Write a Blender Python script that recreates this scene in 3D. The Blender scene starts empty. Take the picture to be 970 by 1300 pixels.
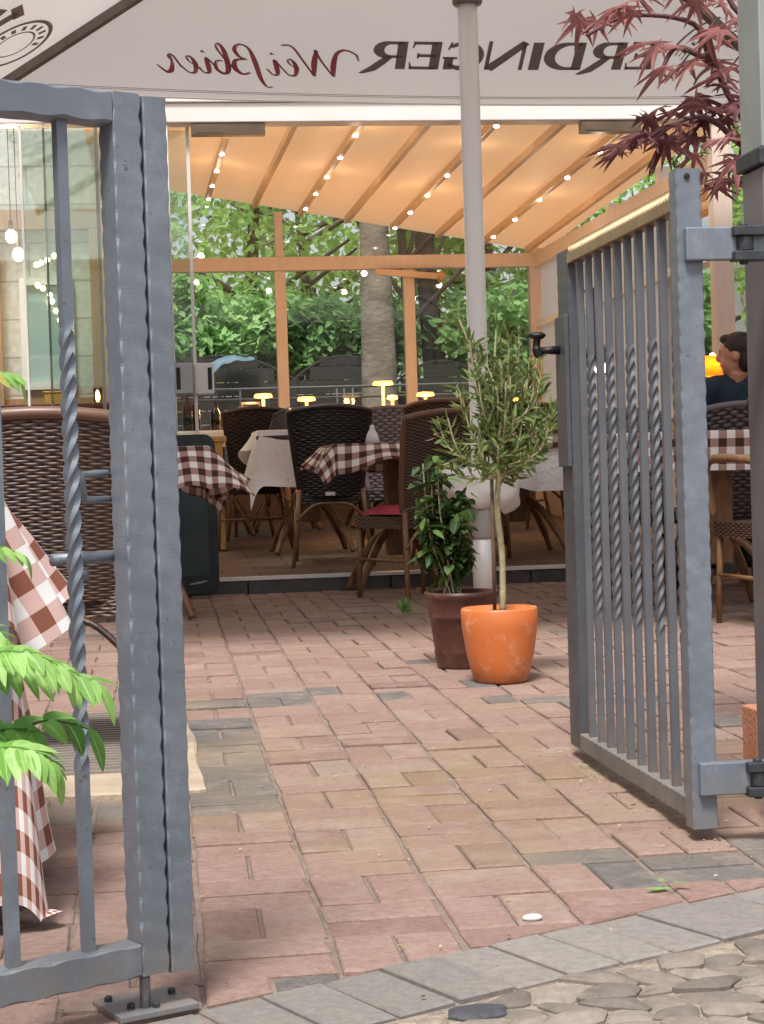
import bpy, bmesh, math, random
from mathutils import Vector, Matrix, noise
R = random.Random(7)
rad = math.radians
sc = bpy.context.scene
col = sc.collection

# ------------------------------------------------------------------ camera
FPX = 2300.0; CXP, CYP = 485.0, 650.0; CAM = Vector((0, 0, .73))
roll = rad(1.8)
_du, _dv = 187 - CXP, 604 - CYP
_u = _du*math.cos(roll) - _dv*math.sin(roll); _v = _du*math.sin(roll) + _dv*math.cos(roll)
pitch = math.atan(-_v/FPX); yaw = math.atan(-_u*math.cos(pitch)/FPX)
_R0 = Vector((math.cos(yaw), -math.sin(yaw), 0))
FW = Vector((math.sin(yaw)*math.cos(pitch), math.cos(yaw)*math.cos(pitch), -math.sin(pitch)))
_D0 = Vector((-math.sin(yaw)*math.sin(pitch), -math.cos(yaw)*math.sin(pitch), -math.cos(pitch)))
EX = _R0*math.cos(roll) + _D0*math.sin(roll)
EY = -_R0*math.sin(roll) + _D0*math.cos(roll)
def ray(px, py): return FW*FPX + EX*(px-CXP) + EY*(py-CYP)
def P(px, py, Y):                       # a sighted point at distance Y along the yard
    d = ray(px, py); return CAM + d*(Y/d.y)
def gz(Y): return .0105*(Y-2.5)         # the yard climbs gently
def fl(Y): return .155 + .034*(Y-9.9)   # floor of the pavilion
def G(px, py):
    d = ray(px, py); k = (-CAM.z - .0105*2.5)/(d.z - .0105*d.y); return CAM + d*k
cd = bpy.data.cameras.new('camera'); cam = bpy.data.objects.new('camera', cd); col.objects.link(cam)
cd.sensor_fit = 'HORIZONTAL'; cd.sensor_width = 36; cd.lens = 36*FPX/970; cd.clip_start = .05; cd.clip_end = 600
m = Matrix.Identity(4)
for i in range(3):
    m[i][0] = EX[i]; m[i][1] = -EY[i]; m[i][2] = -FW[i]; m[i][3] = CAM[i]
cam.matrix_world = m; sc.camera = cam

# ------------------------------------------------------------------ materials
def newmat(name):
    mt = bpy.data.materials.new(name); mt.use_nodes = True
    nt = mt.node_tree; return mt, nt, nt.nodes['Principled BSDF']
def N(nt, t, **kw):
    n = nt.nodes.new(t)
    for k, v in kw.items():
        if k in n.inputs.keys() if isinstance(k, str) else False: n.inputs[k].default_value = v
        else: setattr(n, k, v)
    return n
def c4(c): return (c[0], c[1], c[2], 1)
def hexl(s):                            # sRGB hex to linear
    v = [int(s[i:i+2], 16)/255 for i in (0, 2, 4)]
    return tuple(x/12.92 if x <= .04045 else ((x+.055)/1.055)**2.4 for x in v)
def mat(name, a, b=None, scale=20, rough=.6, metal=0, bump=0, bscale=None, detail=6, spec=.5, coat=0, rvar=0, stretch=None, dist=.01):
    mt, nt, bs = newmat(name); L = nt.links
    bs.inputs['Roughness'].default_value = rough; bs.inputs['Metallic'].default_value = metal
    bs.inputs['Specular IOR Level'].default_value = spec; bs.inputs['Coat Weight'].default_value = coat
    tc = N(nt, 'ShaderNodeTexCoord'); vec = tc.outputs['Object']
    if stretch:
        mp = N(nt, 'ShaderNodeMapping'); mp.inputs['Scale'].default_value = stretch; L.new(vec, mp.inputs[0]); vec = mp.outputs[0]
    nz = N(nt, 'ShaderNodeTexNoise'); nz.inputs['Scale'].default_value = scale; nz.inputs['Detail'].default_value = detail; L.new(vec, nz.inputs['Vector'])
    rp = N(nt, 'ShaderNodeValToRGB'); rp.color_ramp.elements[0].position = .3; rp.color_ramp.elements[1].position = .7
    rp.color_ramp.elements[0].color = c4(a); rp.color_ramp.elements[1].color = c4(b or a)
    L.new(nz.outputs['Fac'], rp.inputs[0]); L.new(rp.outputs[0], bs.inputs['Base Color'])
    if rvar:
        mr = N(nt, 'ShaderNodeMapRange'); mr.inputs['To Min'].default_value = rough-rvar; mr.inputs['To Max'].default_value = rough+rvar
        L.new(nz.outputs['Fac'], mr.inputs[0]); L.new(mr.outputs[0], bs.inputs['Roughness'])
    if bump:
        n2 = N(nt, 'ShaderNodeTexNoise'); n2.inputs['Scale'].default_value = bscale or scale*4; n2.inputs['Detail'].default_value = 5
        L.new(vec, n2.inputs['Vector'])
        bp = N(nt, 'ShaderNodeBump'); bp.inputs['Strength'].default_value = bump; bp.inputs['Distance'].default_value = dist
        L.new(n2.outputs['Fac'], bp.inputs['Height']); L.new(bp.outputs[0], bs.inputs['Normal'])
    return mt
def wear(mt, colour, scale=8, lo=.58, hi=.7, amount=.7, zgrad=None):
    nt = mt.node_tree; L = nt.links; bs = nt.nodes['Principled BSDF']; src = bs.inputs['Base Color'].links[0].from_socket
    tc = N(nt, 'ShaderNodeTexCoord'); nz = N(nt, 'ShaderNodeTexNoise'); nz.inputs['Scale'].default_value = scale; nz.inputs['Detail'].default_value = 10; nz.inputs['Roughness'].default_value = .72; L.new(tc.outputs['Object'], nz.inputs['Vector'])
    mr = N(nt, 'ShaderNodeMapRange'); mr.inputs['From Min'].default_value = lo; mr.inputs['From Max'].default_value = hi; mr.inputs['To Max'].default_value = amount; L.new(nz.outputs['Fac'], mr.inputs[0]); f = mr.outputs[0]
    if zgrad:
        sp = N(nt, 'ShaderNodeSeparateXYZ'); L.new(tc.outputs['Object'], sp.inputs[0]); g = N(nt, 'ShaderNodeMapRange'); g.inputs['From Min'].default_value = zgrad[0]; g.inputs['From Max'].default_value = zgrad[1]; L.new(sp.outputs[2], g.inputs[0])
        q = N(nt, 'ShaderNodeMath', operation='MULTIPLY'); L.new(f, q.inputs[0]); L.new(g.outputs[0], q.inputs[1]); f = q.outputs[0]
    mx = N(nt, 'ShaderNodeMix'); mx.data_type = 'RGBA'; L.new(f, mx.inputs[0]); L.new(src, mx.inputs[6]); mx.inputs[7].default_value = c4(colour); L.new(mx.outputs[2], bs.inputs['Base Color'])
    return mt
def emit(name, c, s):
    mt, nt, bs = newmat(name)
    bs.inputs['Base Color'].default_value = c4(c); bs.inputs['Emission Color'].default_value = c4(c); bs.inputs['Emission Strength'].default_value = s
    return mt
def sheer(name, a, b, scale, trans, fine=0):  # cloth or leaf that lets some light through
    mt, nt, bs = newmat(name); L = nt.links
    tc = N(nt, 'ShaderNodeTexCoord')
    nz = N(nt, 'ShaderNodeTexNoise'); nz.inputs['Scale'].default_value = scale; nz.inputs['Detail'].default_value = 4; L.new(tc.outputs['Object'], nz.inputs['Vector'])
    rp = N(nt, 'ShaderNodeValToRGB'); rp.color_ramp.elements[0].position = .3; rp.color_ramp.elements[1].position = .7
    rp.color_ramp.elements[0].color = c4(a); rp.color_ramp.elements[1].color = c4(b); L.new(nz.outputs['Fac'], rp.inputs[0])
    L.new(rp.outputs[0], bs.inputs['Base Color']); bs.inputs['Roughness'].default_value = .65; bs.inputs['Specular IOR Level'].default_value = .25
    tr = N(nt, 'ShaderNodeBsdfTranslucent'); L.new(rp.outputs[0], tr.inputs['Color'])
    mx = N(nt, 'ShaderNodeMixShader'); mx.inputs[0].default_value = trans
    L.new(bs.outputs[0], mx.inputs[1]); L.new(tr.outputs[0], mx.inputs[2]); L.new(mx.outputs[0], nt.nodes['Material Output'].inputs[0])
    if fine:
        n2 = N(nt, 'ShaderNodeTexNoise'); n2.inputs['Scale'].default_value = fine; L.new(tc.outputs['Object'], n2.inputs['Vector'])
        bp = N(nt, 'ShaderNodeBump'); bp.inputs['Strength'].default_value = .4; bp.inputs['Distance'].default_value = .02
        L.new(n2.outputs['Fac'], bp.inputs['Height']); L.new(bp.outputs[0], bs.inputs['Normal'])
    return mt
def attrmat(name, stops, rough=.85, nscale=60, bump=.5, stain=None, dist=.004, att='tone', moss=None, dust=.6):  # colour runs along each piece's own tone
    mt, nt, bs = newmat(name); L = nt.links
    at = N(nt, 'ShaderNodeAttribute'); at.attribute_name = att
    rp = N(nt, 'ShaderNodeValToRGB'); cr = rp.color_ramp
    while len(cr.elements) < len(stops): cr.elements.new(.5)
    for e, (p, c) in zip(cr.elements, stops): e.position = p; e.color = c4(c)
    L.new(at.outputs['Fac'], rp.inputs[0])
    tc = N(nt, 'ShaderNodeTexCoord')
    nz = N(nt, 'ShaderNodeTexNoise'); nz.inputs['Scale'].default_value = nscale; nz.inputs['Detail'].default_value = 8; nz.inputs['Roughness'].default_value = .7
    L.new(tc.outputs['Object'], nz.inputs['Vector'])
    mr = N(nt, 'ShaderNodeMapRange'); mr.inputs['From Min'].default_value = .25; mr.inputs['From Max'].default_value = .75; mr.inputs['To Min'].default_value = .72; mr.inputs['To Max'].default_value = 1.25
    L.new(nz.outputs['Fac'], mr.inputs[0])
    hm = N(nt, 'ShaderNodeMix'); hm.data_type = 'RGBA'; hm.blend_type = 'MULTIPLY'; hm.inputs[0].default_value = 1
    L.new(rp.outputs[0], hm.inputs[6]); L.new(mr.outputs[0], hm.inputs[7]); out = hm.outputs[2]
    big = N(nt, 'ShaderNodeTexNoise'); big.inputs['Scale'].default_value = 1.7; big.inputs['Detail'].default_value = 5; L.new(tc.outputs['Object'], big.inputs['Vector'])
    if stain:
        r2 = N(nt, 'ShaderNodeValToRGB'); r2.color_ramp.elements[0].position = .5; r2.color_ramp.elements[1].position = .75
        r2.color_ramp.elements[1].color = (.75, .75, .75, 1)
        L.new(big.outputs['Fac'], r2.inputs[0])
        h2 = N(nt, 'ShaderNodeMix'); h2.data_type = 'RGBA'; L.new(r2.outputs[0], h2.inputs[0]); L.new(out, h2.inputs[6]); h2.inputs[7].default_value = c4(stain); out = h2.outputs[2]
    if moss:                             # an old yellowish moss stain lying beside the open leaf
        vd = N(nt, 'ShaderNodeVectorMath', operation='DISTANCE'); L.new(tc.outputs['Object'], vd.inputs[0]); vd.inputs[1].default_value = moss
        m1 = N(nt, 'ShaderNodeMapRange'); m1.inputs['From Min'].default_value = 1.0; m1.inputs['From Max'].default_value = .15; L.new(vd.outputs['Value'], m1.inputs[0])
        n3 = N(nt, 'ShaderNodeTexNoise'); n3.inputs['Scale'].default_value = 5; n3.inputs['Detail'].default_value = 8; L.new(tc.outputs['Object'], n3.inputs['Vector'])
        m2 = N(nt, 'ShaderNodeMapRange'); m2.inputs['From Min'].default_value = .35; m2.inputs['From Max'].default_value = .6; L.new(n3.outputs['Fac'], m2.inputs[0])
        mm = N(nt, 'ShaderNodeMath', operation='MULTIPLY'); m2.inputs['To Max'].default_value = .6; L.new(m1.outputs[0], mm.inputs[0]); L.new(m2.outputs[0], mm.inputs[1])
        h3 = N(nt, 'ShaderNodeMix'); h3.data_type = 'RGBA'; L.new(mm.outputs[0], h3.inputs[0]); L.new(out, h3.inputs[6]); h3.inputs[7].default_value = c4(hexl('8f7c58')); out = h3.outputs[2]
    d1 = N(nt, 'ShaderNodeTexNoise'); d1.inputs['Scale'].default_value = 9; d1.inputs['Detail'].default_value = 10; d1.inputs['Roughness'].default_value = .75; L.new(tc.outputs['Object'], d1.inputs['Vector'])
    d2 = N(nt, 'ShaderNodeMapRange'); d2.inputs['From Min'].default_value = .5; d2.inputs['From Max'].default_value = .72; d2.inputs['To Max'].default_value = dust; L.new(d1.outputs['Fac'], d2.inputs[0])
    h4 = N(nt, 'ShaderNodeMix'); h4.data_type = 'RGBA'; L.new(d2.outputs[0], h4.inputs[0]); L.new(out, h4.inputs[6]); h4.inputs[7].default_value = c4(hexl('aa978b')); out = h4.outputs[2]
    L.new(out, bs.inputs['Base Color']); bs.inputs['Roughness'].default_value = rough; bs.inputs['Specular IOR Level'].default_value = .35
    bp = N(nt, 'ShaderNodeBump'); bp.inputs['Strength'].default_value = bump; bp.inputs['Distance'].default_value = dist
    L.new(nz.outputs['Fac'], bp.inputs['Height']); L.new(bp.outputs[0], bs.inputs['Normal'])
    return mt
def wicker(name, a, b, dark, sx=.05, sy=.0085, bump=1.0):
    mt, nt, bs = newmat(name); L = nt.links
    tc = N(nt, 'ShaderNodeTexCoord'); sp = N(nt, 'ShaderNodeSeparateXYZ'); L.new(tc.outputs['UV'], sp.inputs[0])
    def M_(op, x, y=None):
        n = N(nt, 'ShaderNodeMath', operation=op)
        for k, q in enumerate((x, y)):
            if q is None: continue
            if isinstance(q, (int, float)): n.inputs[k].default_value = q
            else: L.new(q, n.inputs[k])
        return n.outputs[0]
    wob = N(nt, 'ShaderNodeTexNoise'); wob.inputs['Scale'].default_value = 30; L.new(tc.outputs['UV'], wob.inputs['Vector'])
    v = M_('ADD', M_('MULTIPLY', sp.outputs[1], 1/sy), M_('MULTIPLY', wob.outputs['Fac'], .7)); row = M_('FLOOR', v); fr = M_('FRACT', v)
    par = M_('MULTIPLY', M_('MODULO', M_('ABSOLUTE', row), 2), .5)
    ph = M_('MULTIPLY', M_('ADD', M_('ADD', M_('MULTIPLY', sp.outputs[0], 1/sx), par), M_('MULTIPLY', wob.outputs['Fac'], .3)), 2*math.pi)
    h = M_('MULTIPLY', M_('POWER', M_('SINE', M_('MULTIPLY', fr, math.pi)), .6), M_('ADD', M_('MULTIPLY', M_('COSINE', ph), .38), .62))
    rp = N(nt, 'ShaderNodeValToRGB'); rp.color_ramp.elements.new(.5)
    for e, (q, c) in zip(rp.color_ramp.elements, ((.22, dark), (.5, b), (.95, a))): e.position = q; e.color = c4(c)
    L.new(h, rp.inputs[0]); L.new(rp.outputs[0], bs.inputs['Base Color']); bs.inputs['Roughness'].default_value = .4
    bp = N(nt, 'ShaderNodeBump'); bp.inputs['Strength'].default_value = bump; bp.inputs['Distance'].default_value = .004
    L.new(h, bp.inputs['Height']); L.new(bp.outputs[0], bs.inputs['Normal'])
    return mt
def gingham(name, p, red, mid, white):
    mt, nt, bs = newmat(name); L = nt.links
    tc = N(nt, 'ShaderNodeTexCoord'); sp = N(nt, 'ShaderNodeSeparateXYZ'); L.new(tc.outputs['UV'], sp.inputs[0])
    outs = []
    for k in (0, 1):
        d = N(nt, 'ShaderNodeMath', operation='MULTIPLY'); d.inputs[1].default_value = .5/p; L.new(sp.outputs[k], d.inputs[0])
        f = N(nt, 'ShaderNodeMath', operation='FRACT'); L.new(d.outputs[0], f.inputs[0])
        g = N(nt, 'ShaderNodeMath', operation='GREATER_THAN'); g.inputs[1].default_value = .5; L.new(f.outputs[0], g.inputs[0]); outs.append(g)
    s = N(nt, 'ShaderNodeMath', operation='ADD'); L.new(outs[0].outputs[0], s.inputs[0]); L.new(outs[1].outputs[0], s.inputs[1])
    h = N(nt, 'ShaderNodeMath', operation='MULTIPLY'); h.inputs[1].default_value = .5; L.new(s.outputs[0], h.inputs[0])
    rp = N(nt, 'ShaderNodeValToRGB'); rp.color_ramp.interpolation = 'CONSTANT'
    rp.color_ramp.elements.new(.5)
    for e, (q, c) in zip(rp.color_ramp.elements, ((0, white), (.25, mid), (.75, red))): e.position = q; e.color = c4(c)
    L.new(h.outputs[0], rp.inputs[0]); L.new(rp.outputs[0], bs.inputs['Base Color']); bs.inputs['Roughness'].default_value = .85; bs.inputs['Specular IOR Level'].default_value = .2
    wv = N(nt, 'ShaderNodeTexNoise'); wv.inputs['Scale'].default_value = 700; L.new(tc.outputs['UV'], wv.inputs['Vector'])
    bp = N(nt, 'ShaderNodeBump'); bp.inputs['Strength'].default_value = .25; bp.inputs['Distance'].default_value = .002
    L.new(wv.outputs['Fac'], bp.inputs['Height']); L.new(bp.outputs[0], bs.inputs['Normal'])
    return mt
def brickmat(name, a, b, mortar, bw, bh, ms, axes='XZ', rough=.85, bump=.6, off=.5):
    mt, nt, bs = newmat(name); L = nt.links
    tc = N(nt, 'ShaderNodeTexCoord'); sp = N(nt, 'ShaderNodeSeparateXYZ'); cb = N(nt, 'ShaderNodeCombineXYZ'); L.new(tc.outputs['Object'], sp.inputs[0])
    L.new(sp.outputs['XYZ'.index(axes[0])], cb.inputs[0]); L.new(sp.outputs['XYZ'.index(axes[1])], cb.inputs[1])
    br = N(nt, 'ShaderNodeTexBrick'); br.offset = off; br.inputs['Scale'].default_value = 1; br.inputs['Brick Width'].default_value = bw; br.inputs['Row Height'].default_value = bh
    br.inputs['Mortar Size'].default_value = ms; br.inputs['Mortar Smooth'].default_value = .3
    br.inputs['Color1'].default_value = c4(a); br.inputs['Color2'].default_value = c4(b); br.inputs['Mortar'].default_value = c4(mortar)
    L.new(cb.outputs[0], br.inputs['Vector'])
    nz = N(nt, 'ShaderNodeTexNoise'); nz.inputs['Scale'].default_value = 25; nz.inputs['Detail'].default_value = 7; L.new(tc.outputs['Object'], nz.inputs['Vector'])
    mr = N(nt, 'ShaderNodeMapRange'); mr.inputs['From Min'].default_value = .25; mr.inputs['From Max'].default_value = .75; mr.inputs['To Min'].default_value = .75; mr.inputs['To Max'].default_value = 1.2
    L.new(nz.outputs['Fac'], mr.inputs[0])
    hm = N(nt, 'ShaderNodeMix'); hm.data_type = 'RGBA'; hm.blend_type = 'MULTIPLY'; hm.inputs[0].default_value = 1
    L.new(br.outputs['Color'], hm.inputs[6]); L.new(mr.outputs[0], hm.inputs[7]); L.new(hm.outputs[2], bs.inputs['Base Color'])
    bs.inputs['Roughness'].default_value = rough
    iv = N(nt, 'ShaderNodeMath', operation='SUBTRACT'); L.new(nz.outputs['Fac'], iv.inputs[0]); L.new(br.outputs['Fac'], iv.inputs[1])
    bp = N(nt, 'ShaderNodeBump'); bp.inputs['Strength'].default_value = bump; bp.inputs['Distance'].default_value = .006
    L.new(iv.outputs[0], bp.inputs['Height']); L.new(bp.outputs[0], bs.inputs['Normal'])
    return mt
def glassmat(name, tint=(.9, .96, .94), wob=.0):
    mt, nt, bs = newmat(name); L = nt.links
    nt.nodes.remove(bs)
    tr = N(nt, 'ShaderNodeBsdfTransparent'); tr.inputs[0].default_value = c4(tint)
    gl = N(nt, 'ShaderNodeBsdfGlossy'); gl.inputs['Roughness'].default_value = .02
    fr = N(nt, 'ShaderNodeFresnel'); fr.inputs[0].default_value = 1.5
    ad = N(nt, 'ShaderNodeMath', operation='ADD'); ad.inputs[1].default_value = wob; L.new(fr.outputs[0], ad.inputs[0])
    mx = N(nt, 'ShaderNodeMixShader'); L.new(ad.outputs[0], mx.inputs[0]); L.new(tr.outputs[0], mx.inputs[1]); L.new(gl.outputs[0], mx.inputs[2])
    L.new(mx.outputs[0], nt.nodes['Material Output'].inputs[0])
    return mt

GATE = mat('gate paint', hexl('6c737d'), hexl('7b828c'), 5, .45, .25, .08, 160, rvar=.08, dist=.002)
BARM = mat('bar paint', hexl('62646a'), hexl('72747a'), 8, .45, .25, .08, 120, dist=.002)
LATCHM = mat('shaded lock stile', hexl('515357'), hexl('5f6166'), 8, .5, .25, .08, 120, dist=.002)  # gate grey darkened to carry the shade on the latch end
GATE_DK = mat('dark steel', hexl('3a3c40'), hexl('4d5054'), 30, .5, .5, .3, 120, dist=.002)
wear(GATE, hexl('949ba3'), 16, .5, .68, .5); wear(GATE, hexl('5e4a40'), 55, .62, .68, .8); wear(GATE, hexl('86796b'), 18, .35, .6, .75, (.16, .03))
wear(BARM, hexl('8a8580'), 22, .56, .7, .4); wear(BARM, hexl('86796b'), 18, .35, .6, .6, (.22, .05))
DUSTY = mat('dusty gate paint', hexl('6c6a67'), hexl('80786f'), 10, .8, 0, .15, 120)
BLACK = mat('black iron', hexl('1c1a1b'), hexl('2a2728'), 40, .45, .3, .2)
POST = mat('post paint', hexl('736e6e'), hexl('827c7b'), 8, .5, .2, .15, 90, dist=.002)
STEEL = mat('brushed steel', (.55, .56, .56), (.68, .68, .67), 20, .3, .9)
ALU = mat('pole aluminium', (.84, .81, .79), (.88, .86, .84), 6, .24, .12, stretch=(30, 30, 1))
WHITEM = mat('white lacquer', (.78, .77, .74), (.84, .83, .8), 10, .4)
BROWNM = mat('taupe lacquer', hexl('6f655c'), hexl('7a7066'), 20, .5)
RAIL = mat('beige timber frame', hexl('e2cdbd'), hexl('e8d7ca'), 8, .5, 0, .15, 60, stretch=(6, 6, 1))
OAK = mat('light oak', hexl('b98a52'), hexl('d0a268'), 12, .5, 0, .2, 80, stretch=(12, 12, 1.5))
BAMBOO = mat('bamboo look legs', hexl('6b4a33'), hexl('94704d'), 30, .38, 0, .2, 90, stretch=(1, 1, .4))
DARKLEG = mat('dark cane', hexl('2c1f1b'), hexl('463029'), 30, .4, 0, .2, 90)
WICK1 = wicker('brown wicker', hexl('795845'), hexl('50372d'), hexl('1d1412'), .046, .0088)
WICK2 = wicker('dark wicker', hexl('352b29'), hexl('292120'), hexl('120e0e'), .06, .016)
WICK3 = wicker('grey wicker', hexl('7d7474'), hexl('665d5f'), hexl('2c2727'), .06, .02)
CUSH = mat('red cushion', hexl('b5384a'), hexl('c44a5a'), 12, .85, 0, .3, 300, dist=.002)
GING = gingham('brown check cloth', .035, hexl('865545'), hexl('d0b0a8'), (.82, .80, .79))
GING2 = gingham('dark check cloth', .037, hexl('4c2f2d'), hexl('a5857c'), (.8, .76, .72))
LINEN = sheer('white linen', (.86, .86, .87), (.89, .89, .9), 8, .15, 40)
TERRA = mat('glazed terracotta', hexl('c96d38'), hexl('d97b42'), 5, .42, 0, .1, 30, rvar=.08)
wear(TERRA, hexl('a8714c'), 9, .5, .7, .5); wear(TERRA, hexl('e0c0a4'), 13, .54, .68, .5); wear(TERRA, hexl('7d5238'), 30, .3, .6, .8, (.04, .0))
BROWNPOT = mat('brown plastic pot', hexl('4a2a22'), hexl('5a342a'), 14, .45, 0, .1)
wear(BROWNPOT, hexl('7d5a4a'), 14, .52, .7, .5); wear(BROWNPOT, hexl('8d7460'), 24, .3, .6, .6, (.05, 0))
SOIL = mat('potting soil', (.03, .022, .016), (.07, .05, .035), 80, .95, 0, 1, 120)
OLIVE = sheer('olive leaves', hexl('4c5f30'), hexl('90a262'), 26, .35)
IVY = sheer('pot plant leaves', hexl('2c4220'), hexl('5f7a34'), 14, .25)
FROND = sheer('fresh green leaves', hexl('8fc25a'), hexl('b4dc86'), 18, .35)
FRONDD = sheer('deep green leaves', hexl('557f2f'), hexl('7fae4a'), 18, .3)
MAPLE = sheer('maple leaves', hexl('8f5a58'), hexl('ba8582'), 5, .45)  # pale pink puts the light from behind into the leaf colour
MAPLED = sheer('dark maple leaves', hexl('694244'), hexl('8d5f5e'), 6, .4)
TREEL = sheer('tree leaves', hexl('84a856'), hexl('bcdc8a'), .9, .5)
TREED = sheer('dark tree leaves', hexl('64884e'), hexl('94b87c'), 1.2, .5)
HEDGE = sheer('hedge leaves', hexl('76a65e'), hexl('b4d892'), 1.5, .4)
BARK = mat('grey bark', hexl('655b4e'), hexl('918778'), 3, .9, 0, .7, 14, stretch=(1, 1, 1.6), dist=.02)
BARKD = mat('dark bark', hexl('433a33'), hexl('5f554a'), 9, .9, 0, .8, 40, stretch=(1, 1, .3))
TWIG = mat('pale stem', hexl('8f8464'), hexl('b0a684'), 30, .8, 0, .4)
TWIGR = mat('maple twig', hexl('4f3638'), hexl('6b4a4a'), 30, .7)
FENCE = mat('dark fence boards', hexl('2a2925'), hexl('3b3833'), 4, .85, 0, .6, 30, stretch=(.6, 1, 14))
AWN = sheer('lamplit awning cloth', (.75, .465, .245), (.77, .49, .27), 1.2, .27, 3)  # warm LED light is put into the colour of a pale cloth
CANOPY = sheer('off white canopy cloth', (.69, .65, .62), (.72, .68, .65), 1.0, .36, 7)
INKG = sheer('grey brown print', hexl('7d706c'), hexl('857871'), 30, .4)
INKR = sheer('dark red print', hexl('a4525c'), hexl('b05f69'), 30, .4)
GLASS = glassmat('clear glass', (.95, .97, .96), .0)
GLASST = glassmat('greenish glass', (.9, .95, .93), .05)
GLASSR = glassmat('street side glass', (.9, .94, .93), .12)
LEDM = emit('led spot glow', (1, .93, .8), 12)
BULB = emit('warm bulb glow', (1, .72, .36), 22)
CANDLE = emit('candle flame glow', (1, .5, .14), 20)
LAMPG = emit('table lamp glow', (1, .47, .11), 1.9)
CREAM = brickmat('cream stone blocks', hexl('d6d4cc'), hexl('c8c6bd'), hexl('b0ada4'), .5, .26, .008)
WAINS = mat('tan wood boards', hexl('9a7a58'), hexl('b89468'), 5, .6, 0, .3, 40, stretch=(14, 14, .8))
REDAW = mat('red valance cloth', hexl('a8453a'), hexl('b9574a'), 10, .8)
SLAB = mat('pale sandstone', hexl('a4937f'), hexl('bba993'), 12, .9, 0, .6, 60)
STONE = mat('grey step stone', hexl('4e4c4a'), hexl('636060'), 10, .6, 0, .3, 80)
BOARD = mat('board frame', hexl('20282c'), hexl('2b353a'), 20, .45)
BOARDP = mat('slate panel', hexl('2b3a40'), hexl('3c4b50'), 4, .35)
SKIN = mat('skin', hexl('c98d72'), hexl('d39a80'), 20, .5)
HAIR = mat('dark brown hair', hexl('2a1c18'), hexl('40291f'), 60, .5, 0, .6, 150)
SHIRT = mat('navy shirt', hexl('1d2c3a'), hexl('27394a'), 12, .85)
JEANS = mat('dark trousers', hexl('1b1e26'), hexl('262a33'), 20, .9)
CHROME = mat('galvanised steel', (.5, .51, .52), (.62, .63, .64), 25, .35, .8)
TEAL = mat('teal glass reflection', hexl('8fb5b2'), hexl('9dc2be'), 4, .3)  # turquoise reflection in the case glass, put in as colour
YELLOW = mat('yellow box', hexl('d3a13a'), hexl('dfb14b'), 10, .5)
PORC = mat('white porcelain', (.8, .79, .77), (.83, .82, .8), 10, .2)
BOTTLE = mat('dark bottle', hexl('17130f'), hexl('211a14'), 10, .12)
WALLW = mat('white render', (.78, .77, .75), (.82, .81, .79), 3, .9, 0, .2, 60)
PLASTIC = mat('white plastic wrap', (.76, .73, .69), (.82, .8, .77), 9, .45, 0, .3, 30)
WALLB = brickmat('blocker wall bricks', hexl('6d5344'), hexl('7d6150'), hexl('6b6058'), .25, .08, .008, 'YZ')
TARP = mat('blue tarpaulin', hexl('5a6f7d'), hexl('6d8290'), 6, .5)
BRICKM = attrmat('brick pavers', [(0, hexl('80675e')), (.2, hexl('8e7268')), (.4, hexl('957a70')), (.6, hexl('998276')), (.78, hexl('928278')), (.85, hexl('66625f')), (1, hexl('76716d'))], stain=hexl('96826a'), bump=1.0, dist=.006, moss=(.85, 4.0, 0))
EDGEM = attrmat('grey border bricks', [(0, hexl('78746e')), (.5, hexl('807a75')), (1, hexl('8b857f'))], dust=.25)
COBM = attrmat('cobbles', [(0, hexl('6a625b')), (.5, hexl('7d736a')), (1, hexl('90867b'))], bump=.8, nscale=40, dust=.15)
SAND = mat('joint sand', hexl('a08a72'), hexl('b7a288'), 40, .95, 0, .6, 200)
TILE = brickmat('floor tiles', hexl('5d4b42'), hexl('6c574b'), hexl('382e29'), .4, .2, .006, 'XY', .75)
GROUNDM = mat('yard ground', hexl('7a6a5f'), hexl('93837a'), 22, .95, 0, .8, 150)
SILV = mat('grey railing paint', hexl('767c7c'), hexl('868b8a'), 20, .5, .3)
GREYP = mat('grey lock case', hexl('a3a5a6'), hexl('b2b4b5'), 20, .4, .4)

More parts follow.
